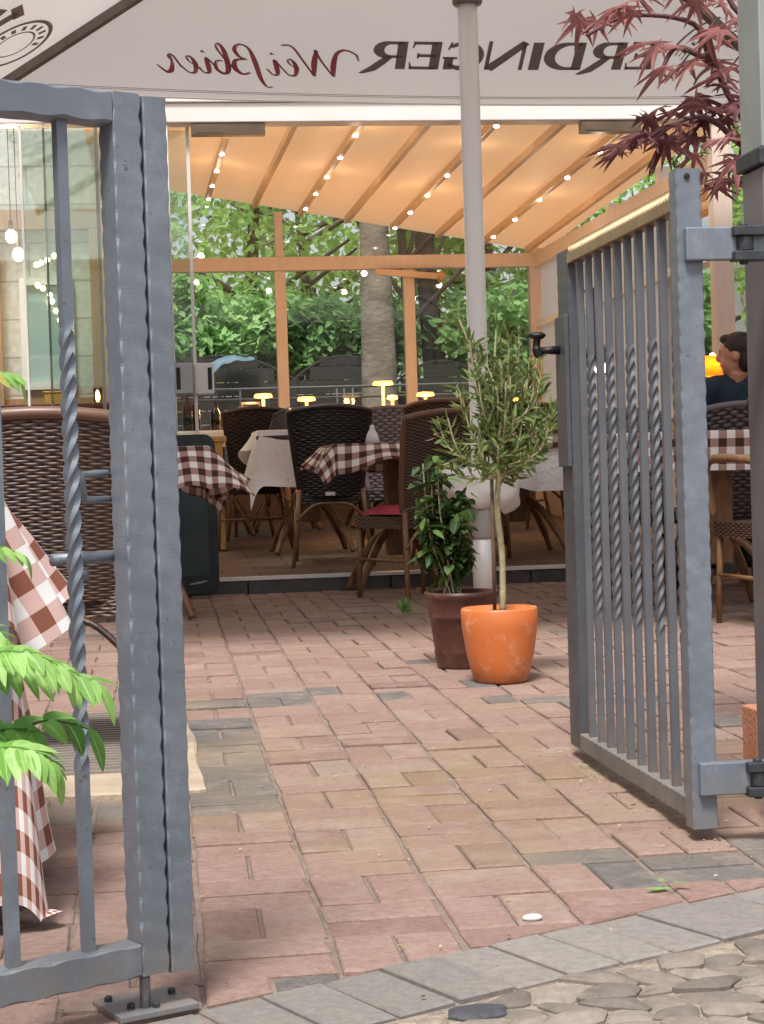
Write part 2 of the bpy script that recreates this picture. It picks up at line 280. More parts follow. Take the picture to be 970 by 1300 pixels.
# ------------------------------------------------------------------ mesh builder
class MB:
    def __init__(s): s.v = []; s.f = []; s.uv = []; s.mi = []; s.tone = []
    def add(s, vs, fs, uvs=None, mi=0, tone=0.):
        b = len(s.v); s.v += [tuple(p) for p in vs]
        for k, f in enumerate(fs):
            s.f.append([b+i for i in f]); s.mi.append(mi); s.tone.append(tone)
            s.uv.append([uvs[i] for i in f] if uvs else None)
        return s
    def box(s, lo, hi, mi=0, mtx=None):
        x0, y0, z0 = lo; x1, y1, z1 = hi
        vs = [Vector(p) for p in ((x0,y0,z0),(x1,y0,z0),(x1,y1,z0),(x0,y1,z0),(x0,y0,z1),(x1,y0,z1),(x1,y1,z1),(x0,y1,z1))]
        if mtx: vs = [mtx @ v for v in vs]
        return s.add(vs, [(0,3,2,1),(4,5,6,7),(0,1,5,4),(1,2,6,5),(2,3,7,6),(3,0,4,7)], None, mi)
    def bar(s, a, b, w, d=None, mi=0, up=(0, 0, 1)):
        a, b = Vector(a), Vector(b); t = (b-a).normalized(); u = Vector(up)
        if abs(t.dot(u)) > .95: u = Vector((0, 1, 0))
        x = t.cross(u).normalized(); y = x.cross(t).normalized(); d = d or w
        vs = [q + x*(i*w/2) + y*(j*d/2) for q in (a, b) for i, j in ((-1,-1),(1,-1),(1,1),(-1,1))]
        return s.add(vs, [(3,2,1,0),(4,5,6,7),(0,1,5,4),(1,2,6,5),(2,3,7,6),(3,0,4,7)], None, mi)
    def tube(s, pts, r, n=8, mi=0, cap=True):
        pts = [Vector(p) for p in pts]; k = len(pts); rs = r if isinstance(r, (list, tuple)) else [r]*k
        vs = []; x = None
        for i, p in enumerate(pts):
            t = (pts[min(i+1, k-1)] - pts[max(i-1, 0)]).normalized()
            if x is None:
                u = Vector((0, 0, 1)) if abs(t.z) < .9 else Vector((0, 1, 0)); x = t.cross(u).normalized()
            else: x = (x - t*x.dot(t)).normalized()
            y = t.cross(x)
            for j in range(n):
                a = 2*math.pi*j/n; vs.append(p + (x*math.cos(a) + y*math.sin(a))*rs[i])
        fs = [(i*n+j, i*n+(j+1) % n, (i+1)*n+(j+1) % n, (i+1)*n+j) for i in range(k-1) for j in range(n)]
        if cap: fs += [tuple(range(n-1, -1, -1)), tuple((k-1)*n+j for j in range(n))]
        return s.add(vs, fs, None, mi)
    def lathe(s, prof, n=32, c=(0, 0, 0), mi=0, cap=True):
        c = Vector(c); vs = []; k = len(prof)
        for r, z in prof:
            for j in range(n):
                a = 2*math.pi*j/n; vs.append(c + Vector((r*math.cos(a), r*math.sin(a), z)))
        fs = [(i*n+j, i*n+(j+1) % n, (i+1)*n+(j+1) % n, (i+1)*n+j) for i in range(k-1) for j in range(n)]
        if cap: fs += [tuple(range(n-1, -1, -1)), tuple((k-1)*n+j for j in range(n))]
        return s.add(vs, fs, None, mi)
    def grid(s, fn, nu, nv, uvf=None, mi=0, flip=False):
        vs = []; uv = []
        for j in range(nv+1):
            for i in range(nu+1):
                a, b = i/nu, j/nv; vs.append(fn(a, b)); uv.append(uvf(a, b) if uvf else (a, b))
        w = nu+1
        fs = [(j*w+i, j*w+i+1, (j+1)*w+i+1, (j+1)*w+i) for j in range(nv) for i in range(nu)]
        if flip: fs = [f[::-1] for f in fs]
        return s.add(vs, fs, uv, mi)
    def ball(s, c, r, nu=12, nv=8, mi=0):
        c = Vector(c); r = Vector(r) if not isinstance(r, (int, float)) else Vector((r, r, r)); vs = [c + Vector((0, 0, -r.z))]
        for j in range(1, nv):
            t = -math.pi/2 + math.pi*j/nv
            for i in range(nu):
                a = 2*math.pi*i/nu; vs.append(c + Vector((r.x*math.cos(t)*math.cos(a), r.y*math.cos(t)*math.sin(a), r.z*math.sin(t))))
        vs.append(c + Vector((0, 0, r.z))); top = len(vs)-1
        fs = [(0, 1+(i+1) % nu, 1+i) for i in range(nu)]
        for j in range(nv-2):
            fs += [(1+j*nu+i, 1+j*nu+(i+1) % nu, 1+(j+1)*nu+(i+1) % nu, 1+(j+1)*nu+i) for i in range(nu)]
        fs += [(1+(nv-2)*nu+i, 1+(nv-2)*nu+(i+1) % nu, top) for i in range(nu)]
        return s.add(vs, fs, None, mi)
    def build(s, name, mats, parent=None, smooth=False, bevel=0, loc=None):
        me = bpy.data.meshes.new(name); me.from_pydata(s.v, [], s.f)
        for mm in (mats if isinstance(mats, (list, tuple)) else [mats]): me.materials.append(mm)
        for p, k in zip(me.polygons, s.mi): p.material_index = k; p.use_smooth = smooth
        if any(u is not None for u in s.uv):
            ul = me.uv_layers.new(name='UVMap'); i = 0
            for f, u in zip(s.f, s.uv):
                for q in range(len(f)): ul.data[i].uv = u[q] if u else (0, 0); i += 1
        if any(s.tone):
            at = me.attributes.new('tone', 'FLOAT', 'FACE'); at.data.foreach_set('value', s.tone)
        me.update()
        o = bpy.data.objects.new(name, me); col.objects.link(o)
        if parent: o.parent = parent
        if loc: o.location = loc
        if bevel:
            b = o.modifiers.new('bevel', 'BEVEL'); b.width = bevel; b.segments = 2; b.limit_method = 'ANGLE'; b.angle_limit = rad(40)
        return o
def tag(o, label=None, cat=None, group=None, kind=None):
    if label: o['label'] = label
    if cat: o['category'] = cat
    if group: o['group'] = group
    if kind: o['kind'] = kind
    return o
def thing(name, label, cat, loc=(0, 0, 0), rz=0, group=None):
    o = bpy.data.objects.new(name, None); col.objects.link(o); o.location = loc; o.rotation_euler.z = rz; o.empty_display_size = .1
    return tag(o, label, cat, group)
def copy_tree(o, parent=None):
    c = o.copy(); col.objects.link(c); c.parent = parent
    for ch in list(o.children): copy_tree(ch, c)
    return c
def spline(pts, n=8):                  # Catmull-Rom through points of any dimension
    out = []; k = len(pts)
    for i in range(k-1):
        p = [pts[max(i-1, 0)], pts[i], pts[i+1], pts[min(i+2, k-1)]]
        for j in range(n):
            t = j/n
            out.append(tuple(.5*(2*b + (c-a)*t + (2*a-5*b+4*c-d)*t*t + (3*b-a-3*c+d)*t**3) for a, b, c, d in zip(*p)))
    out.append(tuple(pts[-1])); return out

# ------------------------------------------------------------------ sky and light
w = bpy.data.worlds.new('World'); sc.world = w; w.use_nodes = True; nt = w.node_tree
sky = nt.nodes.new('ShaderNodeTexSky'); sky.sky_type = 'NISHITA'; sky.sun_disc = False
SUN_EL, SUN_AZ = 62, 203
sky.sun_elevation = rad(SUN_EL); sky.sun_rotation = rad(SUN_AZ); sky.air_density = 1.2; sky.dust_density = 3
hs = nt.nodes.new('ShaderNodeHueSaturation'); hs.inputs['Saturation'].default_value = .3
nt.links.new(sky.outputs[0], hs.inputs['Color']); nt.links.new(hs.outputs[0], nt.nodes['Background'].inputs[0])
nt.nodes['Background'].inputs[1].default_value = .11
sd = bpy.data.lights.new('sun', 'SUN'); sd.energy = 2.8; sd.angle = rad(14); sd.color = (1, .97, .93)
so = bpy.data.objects.new('sun', sd); col.objects.link(so)
az, el = rad(SUN_AZ), rad(SUN_EL)
so.rotation_euler = Vector((-math.sin(az)*math.cos(el), -math.cos(az)*math.cos(el), -math.sin(el))).to_track_quat('-Z', 'Y').to_euler()
sc.view_settings.view_transform = 'Standard'; sc.view_settings.look = 'None'; sc.view_settings.exposure = .68
sc.cycles.use_denoising = True; sc.cycles.max_bounces = 10; sc.cycles.transparent_max_bounces = 16; sc.cycles.sample_clamp_indirect = 6

# ------------------------------------------------------------------ ground
b = MB(); b.grid(lambda u, v: (-60+120*u, -40+160*v, gz(-40+160*v)-.007), 4, 16)
tag(b.build('ground', GROUNDM), kind='structure')
def up_y(x): return 2.455+.49*x       # yard side of the border course
def lo_y(x): return 2.235+.475*x      # street side
def prism(mb, poly, z0, z1, inset, tone, dome=0, tilt=(0, 0)):
    n = len(poly); cx = sum(p[0] for p in poly)/n; cy = sum(p[1] for p in poly)/n
    def zz(p, z): return z + tilt[0]*(p[0]-cx) + tilt[1]*(p[1]-cy)
    ins = []
    for p in poly:
        d = math.hypot(p[0]-cx, p[1]-cy); k = max(0, (d-inset*1.4)/d) if d > 1e-6 else 0
        ins.append((cx+(p[0]-cx)*k, cy+(p[1]-cy)*k))
    vs = [(p[0], p[1], z0) for p in poly] + [(p[0], p[1], zz(p, z1-inset*.7)) for p in poly] + [(p[0], p[1], zz(p, z1)) for p in ins] + [(cx, cy, z1+dome)]
    fs = []
    for i in range(n):
        j = (i+1) % n
        fs += [(i, j, n+j, n+i), (n+i, n+j, 2*n+j, 2*n+i), (2*n+i, 2*n+j, 3*n)]
    mb.add(vs, fs, None, 0, tone)
def clip(poly, f):                     # keep the side where f >= 0
    out = []
    for i in range(len(poly)):
        a, c = poly[i], poly[(i+1) % len(poly)]; fa, fc = f(a), f(c)
        if fa >= 0: out.append(a)
        if (fa >= 0) != (fc >= 0):
            t = fa/(fa-fc); out.append((a[0]+(c[0]-a[0])*t, a[1]+(c[1]-a[1])*t))
    return out
pv = MB(); X0 = .055
skew = .0075
def grey(x, y):
    if .0 < x-X0 < .2 and 3.95 < y < 5.3: return True
    if -.5 < x < X0+.2 and 3.83 < y < 4.03: return True
    if -.1 < x < .85 and 5.36 < y < 5.58: return R.random() < .8
    if X0+.3 < x < X0+.5 and 3.12 < y < 3.24: return True
    if .75 < x < 1.2 and 3.05 < y < 3.3: return True
    if 1.0 < x < 1.5 and 5.0 < y < 5.5: return R.random() < .6
    return R.random() < .012
for ci in range(-12, 22):
    shift = R.uniform(-.012, .012) + (.2 if ci % 2 else 0)
    for cj in range(5, 52):
        xx, yy = X0+.2*ci, .2*cj + shift
        if yy > 9.75 or yy+.2 < up_y(xx): continue
        for h in (0, 1):
            gp = .003 + R.uniform(0, .002)
            if cj % 2: r = (xx+gp+.0015, yy+.1*h+gp, xx+.2-gp-.0015, yy+.1*h+.1-gp)
            else: r = (xx+.1*h+gp, yy+gp, xx+.1*h+.1-gp, yy+.2-gp)
            mx, my = (r[0]+r[2])/2, (r[1]+r[3])/2
            if -.27 < mx < .06 and 4.03 < my < 5.38: continue
            a = R.uniform(-.012, .012)
            poly = []
            for px, py in ((r[0], r[1]), (r[2], r[1]), (r[2], r[3]), (r[0], r[3])):
                dx, dy = px-mx, py-my
                poly.append((mx+dx-a*dy+R.uniform(-.0024, .0024)+skew*(my-2.6), min(9.77, my+dy+a*dx+R.uniform(-.0024, .0024))))
            poly = clip(poly, lambda p: p[1]-up_y(p[0])-.006)
            if len(poly) < 3: continue
            ar = abs(sum(poly[i][0]*poly[(i+1) % len(poly)][1]-poly[(i+1) % len(poly)][0]*poly[i][1] for i in range(len(poly))))/2
            if ar < .0006: continue
            g = gz(my); t = R.uniform(.84, 1) if grey(mx, my) else min(.76, max(.02, R.gauss(.36, .14)))
            prism(pv, poly, g-.02, g+R.gauss(0, .0019), .0045, t, .0, (R.gauss(0, .008), .0105+R.gauss(0, .006)))
tag(pv.build('brick_paving', BRICKM), kind='structure')
# border course along the street
ed = MB(); ang = math.atan(.485); ca, sa = math.cos(ang), math.sin(ang)
t = -2.2
while t < 2.6:
    wdt = .1+R.uniform(-.004, .004)
    bx, by = t*ca, 2.34+t*sa + .01*math.sin(t*3)
    q = []
    for e, f in ((.004, -.098), (wdt-.004, -.098), (wdt-.004, .098), (.004, .098)):
        q.append((bx+e*ca-f*sa+R.uniform(-.002, .002), by+e*sa+f*ca+R.uniform(-.002, .002)))
    prism(ed, q, gz(by)-.02, gz(by)+R.gauss(0, .0015), .004, R.random()*.98+.01, 0, (R.gauss(0, .01), .01))
    t += wdt
tag(ed.build('border_paving', EDGEM), kind='structure')
cb = MB(); cs = .062
J = {}
def jit(i, j):
    if (i, j) not in J:
        J[i, j] = (i*cs*1.12 + (cs*.5 if j % 2 else 0) + R.uniform(-.017, .017), j*cs*.92 + R.uniform(-.014, .014))
    return J[i, j]
for j in range(4, 60):
    for i in range(-22, 40):
        q = [jit(i, j), jit(i+1, j), jit(i+1, j+1), jit(i, j+1)]
        if j % 2: q = [jit(i, j), jit(i+1, j), jit(i+2, j+1), jit(i+1, j+1)] if False else q
        cx = sum(p[0] for p in q)/4; cy = sum(p[1] for p in q)/4
        if cy > lo_y(cx)-.028: continue
        o = []
        for k in range(4):
            p, n2 = q[k], q[(k+1) % 4]
            for f in (.15, .85): o.append((cx+(p[0]+(n2[0]-p[0])*f-cx)*.962+R.uniform(-.002, .002), cy+(p[1]+(n2[1]-p[1])*f-cy)*.962+R.uniform(-.002, .002)))
        if abs(cx-.41) < .05 and abs(cy-2.375) < .045: continue
        g = gz(cy); prism(cb, o, g-.02, g+.0035+R.gauss(0, .0018), .007, R.random()*.98+.01, .0035, (R.gauss(0, .03), R.gauss(0, .03)))
tag(cb.build('cobble_pavement', COBM), kind='structure')
b = MB(); b.add([(-2, 1.0, gz(1)-.0042), (3, 1.0, gz(1)-.0042), (3, lo_y(3)-.004, gz(lo_y(3))-.0042), (-2, lo_y(-2)-.004, gz(lo_y(-2))-.0042)], [(0, 1, 2, 3)]); tag(b.build('cobble_sand', mat('pale cobble sand', hexl('85786b'), hexl('b3a492'), 45, .95, 0, 1, 160)), kind='structure')
s = MB(); prism(s, [(.372, 2.365), (.40, 2.342), (.452, 2.36), (.458, 2.395), (.42, 2.412), (.378, 2.398)], -.02, .002, .006, .5, .003)
o = s.build('paving_stone', mat('black stone', hexl('3a3a40'), hexl('4a4a50'), 30, .7, 0, .5, 80)); tag(o, 'single near-black stone set among the pale cobbles at the kerb', 'stone')
s = MB(); s.ball((0, 0, .004), (.017, .009, .006), 10, 6)
o = s.build('pebble', PORC, smooth=True, loc=G(676, 1168)); tag(o, 'small white pebble lying on the red paving', 'pebble')

# crumbs, seeds and leaf bits
db = MB()
for _ in range(420):
    if R.random() < .35: x, y = R.gauss(1.02, .07), R.uniform(3.2, 4.4)
    else: x, y = R.uniform(-.3, 2.2), 2.2+abs(R.gauss(0, 1.6))
    if y > 8: continue
    q = R.uniform(.0009, .003); z = gz(y)+.0045; a = R.uniform(0, 6.3); c_, s_ = math.cos(a), math.sin(a); l_ = q*R.uniform(1, 3.2)
    db.add([(x-c_*l_, y-s_*l_, z), (x+s_*q, y-c_*q, z+.0005), (x+c_*l_, y+s_*l_, z+q*.6), (x-s_*q, y+c_*q, z+q*.4), (x, y, z+q*.9)], [(0, 1, 4), (1, 2, 4), (2, 3, 4), (3, 0, 4)], None, R.choice((0, 0, 0, 1, 1, 2)))
tag(db.build('fallen_debris', [SLAB, mat('dark crumbs', hexl('3c3026'), hexl('5a4a3a'), 20, .9), mat('dry leaf bits', hexl('8a7a48'), hexl('a89858'), 20, .9)]), kind='stuff')
# pale slab with ribbed grate
dr = thing('floor_drain', 'pale sandstone slab with a ribbed grey grate let into the paving', 'drain', (0, 0, 0))
s = MB(); x0, x1, y0, y1 = -.26, .105, 4.07, 5.33
def rough_poly():
    pts = []
    for a, c in (((x0, y0), (x1, y0)), ((x1, y0), (x1-.012, y1)), ((x1-.012, y1), (x0, y1)), ((x0, y1), (x0, y0))):
        for k in range(8): pts.append((a[0]+(c[0]-a[0])*k/8+R.uniform(-.006, .006), a[1]+(c[1]-a[1])*k/8+R.uniform(-.01, .01)))
    return pts
prism(s, rough_poly(), 0, gz(4.7)+.010, .006, .5, .0, (0, .0105)); s.build('frame', SLAB, dr)
s = MB(); gy0, gy1 = 4.32, 5.3
s.box((-.3, gy0, gz(4.7)-.01), (-.035, gy1, gz(4.7)+.012))
for k in range(24): s.bar((-.295, gy0+.03+k*.04, gz(gy0+k*.04)+.017), (-.04, gy0+.03+k*.04, gz(gy0+k*.04)+.017), .018, .012)
s.build('grate', mat('ribbed grate grey', hexl('857c74'), hexl('978e86'), 30, .6, .2), dr)

# ------------------------------------------------------------------ gates
def wavy(mb, a, c, wx, wy, side, fwd, amp=.0022, wl=.034, mi=0):
    """square bar from a to c with flat faces and hammered, softly scalloped edges"""
    a, c = Vector(a), Vector(c); side = Vector(side); fwd = Vector(fwd); Ln = (c-a).length; n = max(2, int(Ln/wl*7)); vs = []; ph = R.random()*6
    for i in range(n+1):
        p = a.lerp(c, i/n); d = Ln*i/n
        for k, (sx, sy) in enumerate(((-1, -1), (1, -1), (1, 1), (-1, 1))):
            e = .0012+amp*(.55+.9*abs(noise.noise(Vector((d*14, k*3.1, ph)))))*(.5+.5*math.sin(2*math.pi*d/wl + ph + k*1.1))**1.6*1.3; bow = .0002*math.sin(2*math.pi*d/wl+ph+k*1.1)
            for q in ((0, 1), (1, 0)) if (sx*sy) > 0 else ((1, 0), (0, 1)):
                vs.append(p + side*sx*(wx/2-e*q[0]-bow) + fwd*sy*(wy/2-e*q[1]-bow))
    m_ = 8
    fs = [(i*m_+k, i*m_+(k+1) % m_, (i+1)*m_+(k+1) % m_, (i+1)*m_+k) for i in range(n) for k in range(m_)]
    fs += [tuple(range(m_-1, -1, -1)), tuple(n*m_+k for k in range(m_))]
    mb.add(vs, fs, None, mi)
def straight_bar(mb, x, z0, z1, w=.016): mb.box((x-w/2, -w/2, z0), (x+w/2, w/2, z1))
def twist_bar(mb, x, z0, z1, w=.016, t0=.24, t1=.8, turns=5, axis=None):
    n = 260; vs = []; h = w/2
    for i in range(n+1):
        t = i/n; z = z0+(z1-z0)*t; f = min(1, max(0, (t-t0)/(t1-t0))); a = f*2*math.pi*turns
        k_ = min(1, 12*f, 12*(1-f))               # the straight square ends run into the fluted twist
        for k in range(8):
            rr = h*1.414 if k % 2 == 0 else h*(1-.2*k_); rr *= 1+.06*k_; q = a+math.pi/4+k*math.pi/4
            p = (x+rr*math.cos(q), rr*math.sin(q), z); vs.append(p if axis is None else (z, rr*math.cos(q), x+rr*math.sin(q)))
    fs = [(i*8+k, i*8+(k+1) % 8, (i+1)*8+(k+1) % 8, (i+1)*8+k) for i in range(n) for k in range(8)] + [tuple(range(7, -1, -1)), tuple(n*8+k for k in range(8))]
    mb.add(vs, fs)
def sharp(o):
    if o.data.polygons[0].use_smooth: o.data.set_sharp_from_angle(angle=rad(25))
S, Fd, U = (1, 0, 0), (0, 1, 0), (0, 0, 1)
# closed leaf with the drop bolt
LL = 1.15; la = rad(29.6)
g1 = thing('iron_gate', 'grey wrought iron gate leaf standing closed, bolted down beside the leafy fronds', 'gate', (.033-LL*math.cos(la), 2.5-LL*math.sin(la), 0), la, 'leaves of the yard gate')
zb, zt = .0575, 1.242
s = MB(); wavy(s, (LL-.062, 0, zb), (LL-.062, 0, zt), .042, .042, S, Fd); s.build('stile', GATE, g1)
s = MB(); wavy(s, (LL-.019, -.006, zb-.004), (LL-.019, -.006, zt-.002), .036, .03, S, Fd, .0013); s.build('stop_strip', GATE, g1)
s = MB(); wavy(s, (.023, 0, zb), (.023, 0, zt), .042, .042, S, Fd); s.build('stile', GATE, g1)
s = MB(); wavy(s, (.046, 0, zt-.021), (LL-.084, 0, zt-.021), .042, .042, U, Fd, .0026, .06); s.build('rail', GATE, g1)
s = MB(); wavy(s, (.046, 0, zb+.022), (LL-.084, 0, zb+.022), .044, .042, U, Fd, .0026, .06); s.build('rail', GATE, g1)
for k in range(9):
    x = LL-.152-.109*k
    if x < .08: break
    s = MB()
    if k % 2 == 0: twist_bar(s, x, zb+.044, zt-.042, .015, .22, .76)
    else: straight_bar(s, x, zb+.044, zt-.042, .016)
    sharp(s.build('bar', GATE, g1, k % 2 == 0))
s = MB(); s.tube([(LL-.17, .03, .622), (LL-.06, .03, .622)], .0085, 12); s.ball((LL-.125, .03, .6), .009); s.build('slide_bolt', GATE, g1, True)
s = MB(); s.tube([(LL-.085, .024, .70), (LL-.12, .024, .70), (LL-.123, .024, .715), (LL-.123, .024, .735), (LL-.085, .024, .735)], .005, 8); s.build('latch_staple', GATE, g1, True)
s = MB(); s.tube([(LL-.07, -.002, .006), (LL-.07, -.002, zb+.01)], .0075, 12); s.build('drop_bolt', GATE, g1, True)
pl = thing('stop_plate', 'square grey steel plate bolted to the paving under the gate bolt', 'gate stop', (G(185, 1280)[0], G(185, 1280)[1], 0), rad(24))
s = MB(); s.box((-.058, -.05, .0), (.058, .05, .01)); s.build('plate', GATE, pl, bevel=.002)
for x, y in ((-.042, .03), (.045, .012), (.0, -.035), (-.03, -.02)):
    s = MB(); s.lathe([(.006, .0102), (.006, .016), (.003, .018)], 6, (x, y, 0)); s.build('bolt', GATE_DK, pl)
# open leaf
RL = 1.03
g2 = thing('iron_gate', 'grey wrought iron gate leaf swung open towards the potted olive', 'gate', (1.016, 3.28, 0), rad(90), 'leaves of the yard gate')
zb, zt = .045, 1.235
s = MB(); wavy(s, (.023, 0, zb-.01), (.023, 0, zt+.035), .046, .048, S, Fd, .0016)
s.lathe([(.0, 0), (.006, 0)], 10, (0, 0, 0)) if False else None
s.build('stile', GATE, g2)
s = MB(); s.tube([(-.0035, .003, zt+.02), (.002, .003, zt+.02)], .0055, 12); s.build('bolt_hole', BLACK, g2)
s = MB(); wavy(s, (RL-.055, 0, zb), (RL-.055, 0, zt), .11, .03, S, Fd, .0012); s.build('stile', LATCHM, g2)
s = MB(); wavy(s, (.047, 0, zt-.024), (RL-.112, 0, zt-.024), .024, .034, U, Fd, .001, .03); twist_bar(s, zt-.004, .047, RL-.112, .022, 0, 1, 11, 1); s.build('rail', mat('golden rail reflection', hexl('93795c'), hexl('a38a68'), 14, .38, .7), g2)  # warm base carries the awning's golden reflection on the top rail
s = MB(); wavy(s, (.047, 0, zb+.02), (RL-.112, 0, zb+.02), .04, .034, U, Fd, .0016, .04); s.build('rail', DUSTY, g2)
for k in range(10):
    x = .1+.086*k*.985; s = MB()
    if k % 2 == 0: twist_bar(s, x, zb+.04, zt-.036, .0145, .26, .8)
    else: straight_bar(s, x, zb+.04, zt-.036, .0155)
    sharp(s.build('bar', BARM, g2, k % 2 == 0))
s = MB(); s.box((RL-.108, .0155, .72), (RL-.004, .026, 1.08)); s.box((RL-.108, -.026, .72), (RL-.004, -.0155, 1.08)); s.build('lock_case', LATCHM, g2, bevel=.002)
h = MB(); h.tube([(RL-.05, .026, 1.0), (RL-.05, .075, 1.0)], [.011, .008], 12); h.tube(spline([(RL-.05, .075, .985), (RL-.05, .082, 1.005), (RL-.05, .079, 1.03), (RL-.06, .07, 1.036)]), [.011]*9+[.009]*16, 10)
h.ball((RL-.05, .08, 1.036), (.02, .022, .009)); h.build('handle', BLACK, g2, True)
for z in (1.128, .13):
    s = MB(); s.bar((-.006, .012, z), (-.006, -.14, z), .008 if False else .02, .062); s.build('hinge_arm', GATE, g2, bevel=.003)
    q = MB(); q.box((-.036, -.14, z+.012), (.0, -.075, z+.03)); q.box((-.036, -.14, z-.034), (.0, -.075, z-.016)); q.tube([(-.016, -.098, z-.04), (-.016, -.098, z+.036)], .0085, 12); q.tube([(-.016, -.1, z-.0155), (-.016, -.1, z+.0115)], .0165, 14); q.box((-.012, -.16, z-.0155), (-.004, -.115, z+.0115)); q.build('hinge_bracket', GATE_DK, g2, bevel=.002)
# post that carries it, with the display case
ps = thing('gate_post', 'thick grey steel gate post carrying the hinges of the open leaf', 'gate post', (1.246, 3.40, 0))
s = MB(); s.box((-.065, -.06, .10), (.065, .06, 1.285)); s.build('post', POST, ps, bevel=.004)
s = MB(); s.box((-.05, -.05, -.01), (.05, .05, .099)); s.build('foot', mat('rusty foot', hexl('4d3a30'), hexl('6a5344'), 20, .8, 0, .4), ps)
s = MB(); s.box((-.074, -.069, 1.286), (.074, .069, 1.318)); s.build('cap', GATE_DK, ps, bevel=.003)
s = MB(); s.box((-.05, -.0655, 1.235), (.055, -.0615, 1.262)); s.build('band', PORC, ps)
ca_ = thing('display_case', 'grey framed case with a painted teal reflection standing on the gate post', 'display case', (1.246, 3.40, 1.319))
s = MB(); s.box((-.066, -.062, 0), (-.034, .06, .9)); s.box((-.033, -.062, .0), (.25, .06, .03)); s.box((-.033, -.062, .87), (.25, .06, .9)); s.build('frame', mat('case grey', hexl('8f9692'), hexl('9da4a0'), 10, .4, .2), ca_, bevel=.003)
s = MB(); s.box((-.033, -.05, .031), (.25, .05, .869)); s.build('panel', TEAL, ca_, bevel=.003)
s = MB(); s.box((0, 0, -.01), (.06, .1, .21)); o = s.build('clay_block', mat('clay', hexl('c98866'), hexl('d89a78'), 20, .85, 0, .4), bevel=.003, loc=P(962, 978, 3.9)+Vector((0, 0, -.075))); tag(o, 'upright orange clay block on the paving behind the gate post', 'clay block')

# ------------------------------------------------------------------ pavilion
FY, BY = 9.9, 14.8
XL, XR = -2.6, 3.32
pav = thing('garden_pavilion', 'glazed dining pavilion with white front beam and lamplight-tinted awning roof', 'pavilion', (0, 0, 0))
s = MB(); s.box((XL, FY-.02, 2.63), (XR+.1, FY+.12, 2.735)); s.box((XL, FY-.035, 2.737), (XR+.1, FY+.12, 2.80)); s.box((XL, FY-.03, 2.802), (XR+.1, FY+.12, 2.87)); s.build('front_beam', mat('warm white paint', (.84, .78, .74), (.88, .83, .79), 5, .35), pav, bevel=.006)
s = MB(); s.box((XR-.11, FY, .05), (XR, FY+.1, 2.629)); s.build('corner_post', RAIL, pav, bevel=.004)
s = MB(); s.box((XL, BY, .2), (XR-.001, BY+.05, .62)); s.build('base_panel', mat('brown base boards', hexl('6a523f'), hexl('7d6350'), 6, .7, 0, .3, 40, stretch=(1, 1, 14)), pav)
s = MB(); s.box((.0, BY-.04, 2.365), (XR-.05, BY+.06, 2.475)); s.build('transom', RAIL, pav, bevel=.005)
def awz(x, y):                           # underside of the awning
    tb = (y-FY)/(BY-FY); zb_ = 2.955-.1745*(x-.603); zf = 2.78-.05*(x-.6)
    return zf+(zb_-zf)*tb
for x, top in ((1.128, 1), (2.187, 0)):
    s = MB(); s.box((x-.045, BY-.03, .63), (x+.045, BY+.05, 2.364)); s.build('mullion', RAIL, pav, bevel=.004)
    if top: s = MB(); s.box((x-.032, BY-.03, 2.476), (x+.032, BY+.05, awz(x, BY)-.02)); s.build('mullion', RAIL, pav, bevel=.004)
s = MB(); s.box((.0, BY-.03, .63), (.09, BY+.05, 2.364)); s.build('mullion', RAIL, pav, bevel=.004)
s = MB(); s.box((XR-.12, BY-.03, .2), (XR, BY+.07, 2.56)); s.build('corner_post', RAIL, pav, bevel=.004)
for x0, x1, z0, z1 in ((.09, 1.083, .63, 2.364), (1.173, 2.142, .63, 2.364), (2.232, XR-.12, .63, 2.364)):
    s = MB(); s.box((x0, BY+.005, z0), (x1, BY+.011, z1)); s.build('pane', GLASS, pav)
for x0, x1 in ((-.2, 1.095), (1.161, XR-.05)):
    s = MB(); s.add([(x0, BY+.005, 2.476), (x1, BY+.005, 2.476), (x1, BY+.005, awz(x1, BY)), (x0, BY+.005, awz(x0, BY)), (x0, BY+.011, 2.476), (x1, BY+.011, 2.476), (x1, BY+.011, awz(x1, BY)), (x0, BY+.011, awz(x0, BY))], [(0,1,2,3),(7,6,5,4),(0,4,5,1),(2,6,7,3),(1,5,6,2),(0,3,7,4)]); s.build('pane', GLASS, pav)
# side wall of windows
def sidez(y): return awz(XR, y)-.03
for y in (11.15, 12.4, 13.6):
    s = MB(); s.box((XR-.07, y-.045, .2), (XR, y+.045, sidez(y))); s.build('mullion', WHITEM, pav, bevel=.004)
for z0, z1, mm in ((.98, 1.06, WHITEM), (1.86, 1.91, WHITEM), (2.36, 2.47, RAIL)):
    s = MB(); s.box((XR-.085, FY+.101, z0), (XR-.071 if False else XR-.003, BY-.031, z1)); s.build('side_rail', mm, pav)
s = MB(); s.box((XR-.05, FY+.11, .16), (XR-.02, BY-.04, .979)); s.build('side_panel', mat('pale panel', hexl('c9b8a4'), hexl('d6c7b4'), 5, .6), pav)
LITPANE = sheer('daylight white pane', (.88, .88, .87), (.9, .9, .89), 3, .75)  # white colour stands in for bright daylight behind clear panes
for ya, yb, mm in ((11.196, 12.354, LITPANE), (12.446, 13.554, LITPANE), (13.646, BY-.04, LITPANE)):
    s = MB(); s.box((XR-.03, ya, 1.061), (XR-.024, yb, 1.859)); s.box((XR-.03, ya, 1.911), (XR-.024, yb, 2.359)); s.build('pane', mm, pav)
s = MB(); s.add([(XR-.03, FY+.11, 1.061), (XR-.03, 11.104, 1.061), (XR-.03, 11.104, 2.359), (XR-.03, FY+.11, 2.359)], [(0, 1, 2, 3)]); s.build('pane', GLASS, pav)
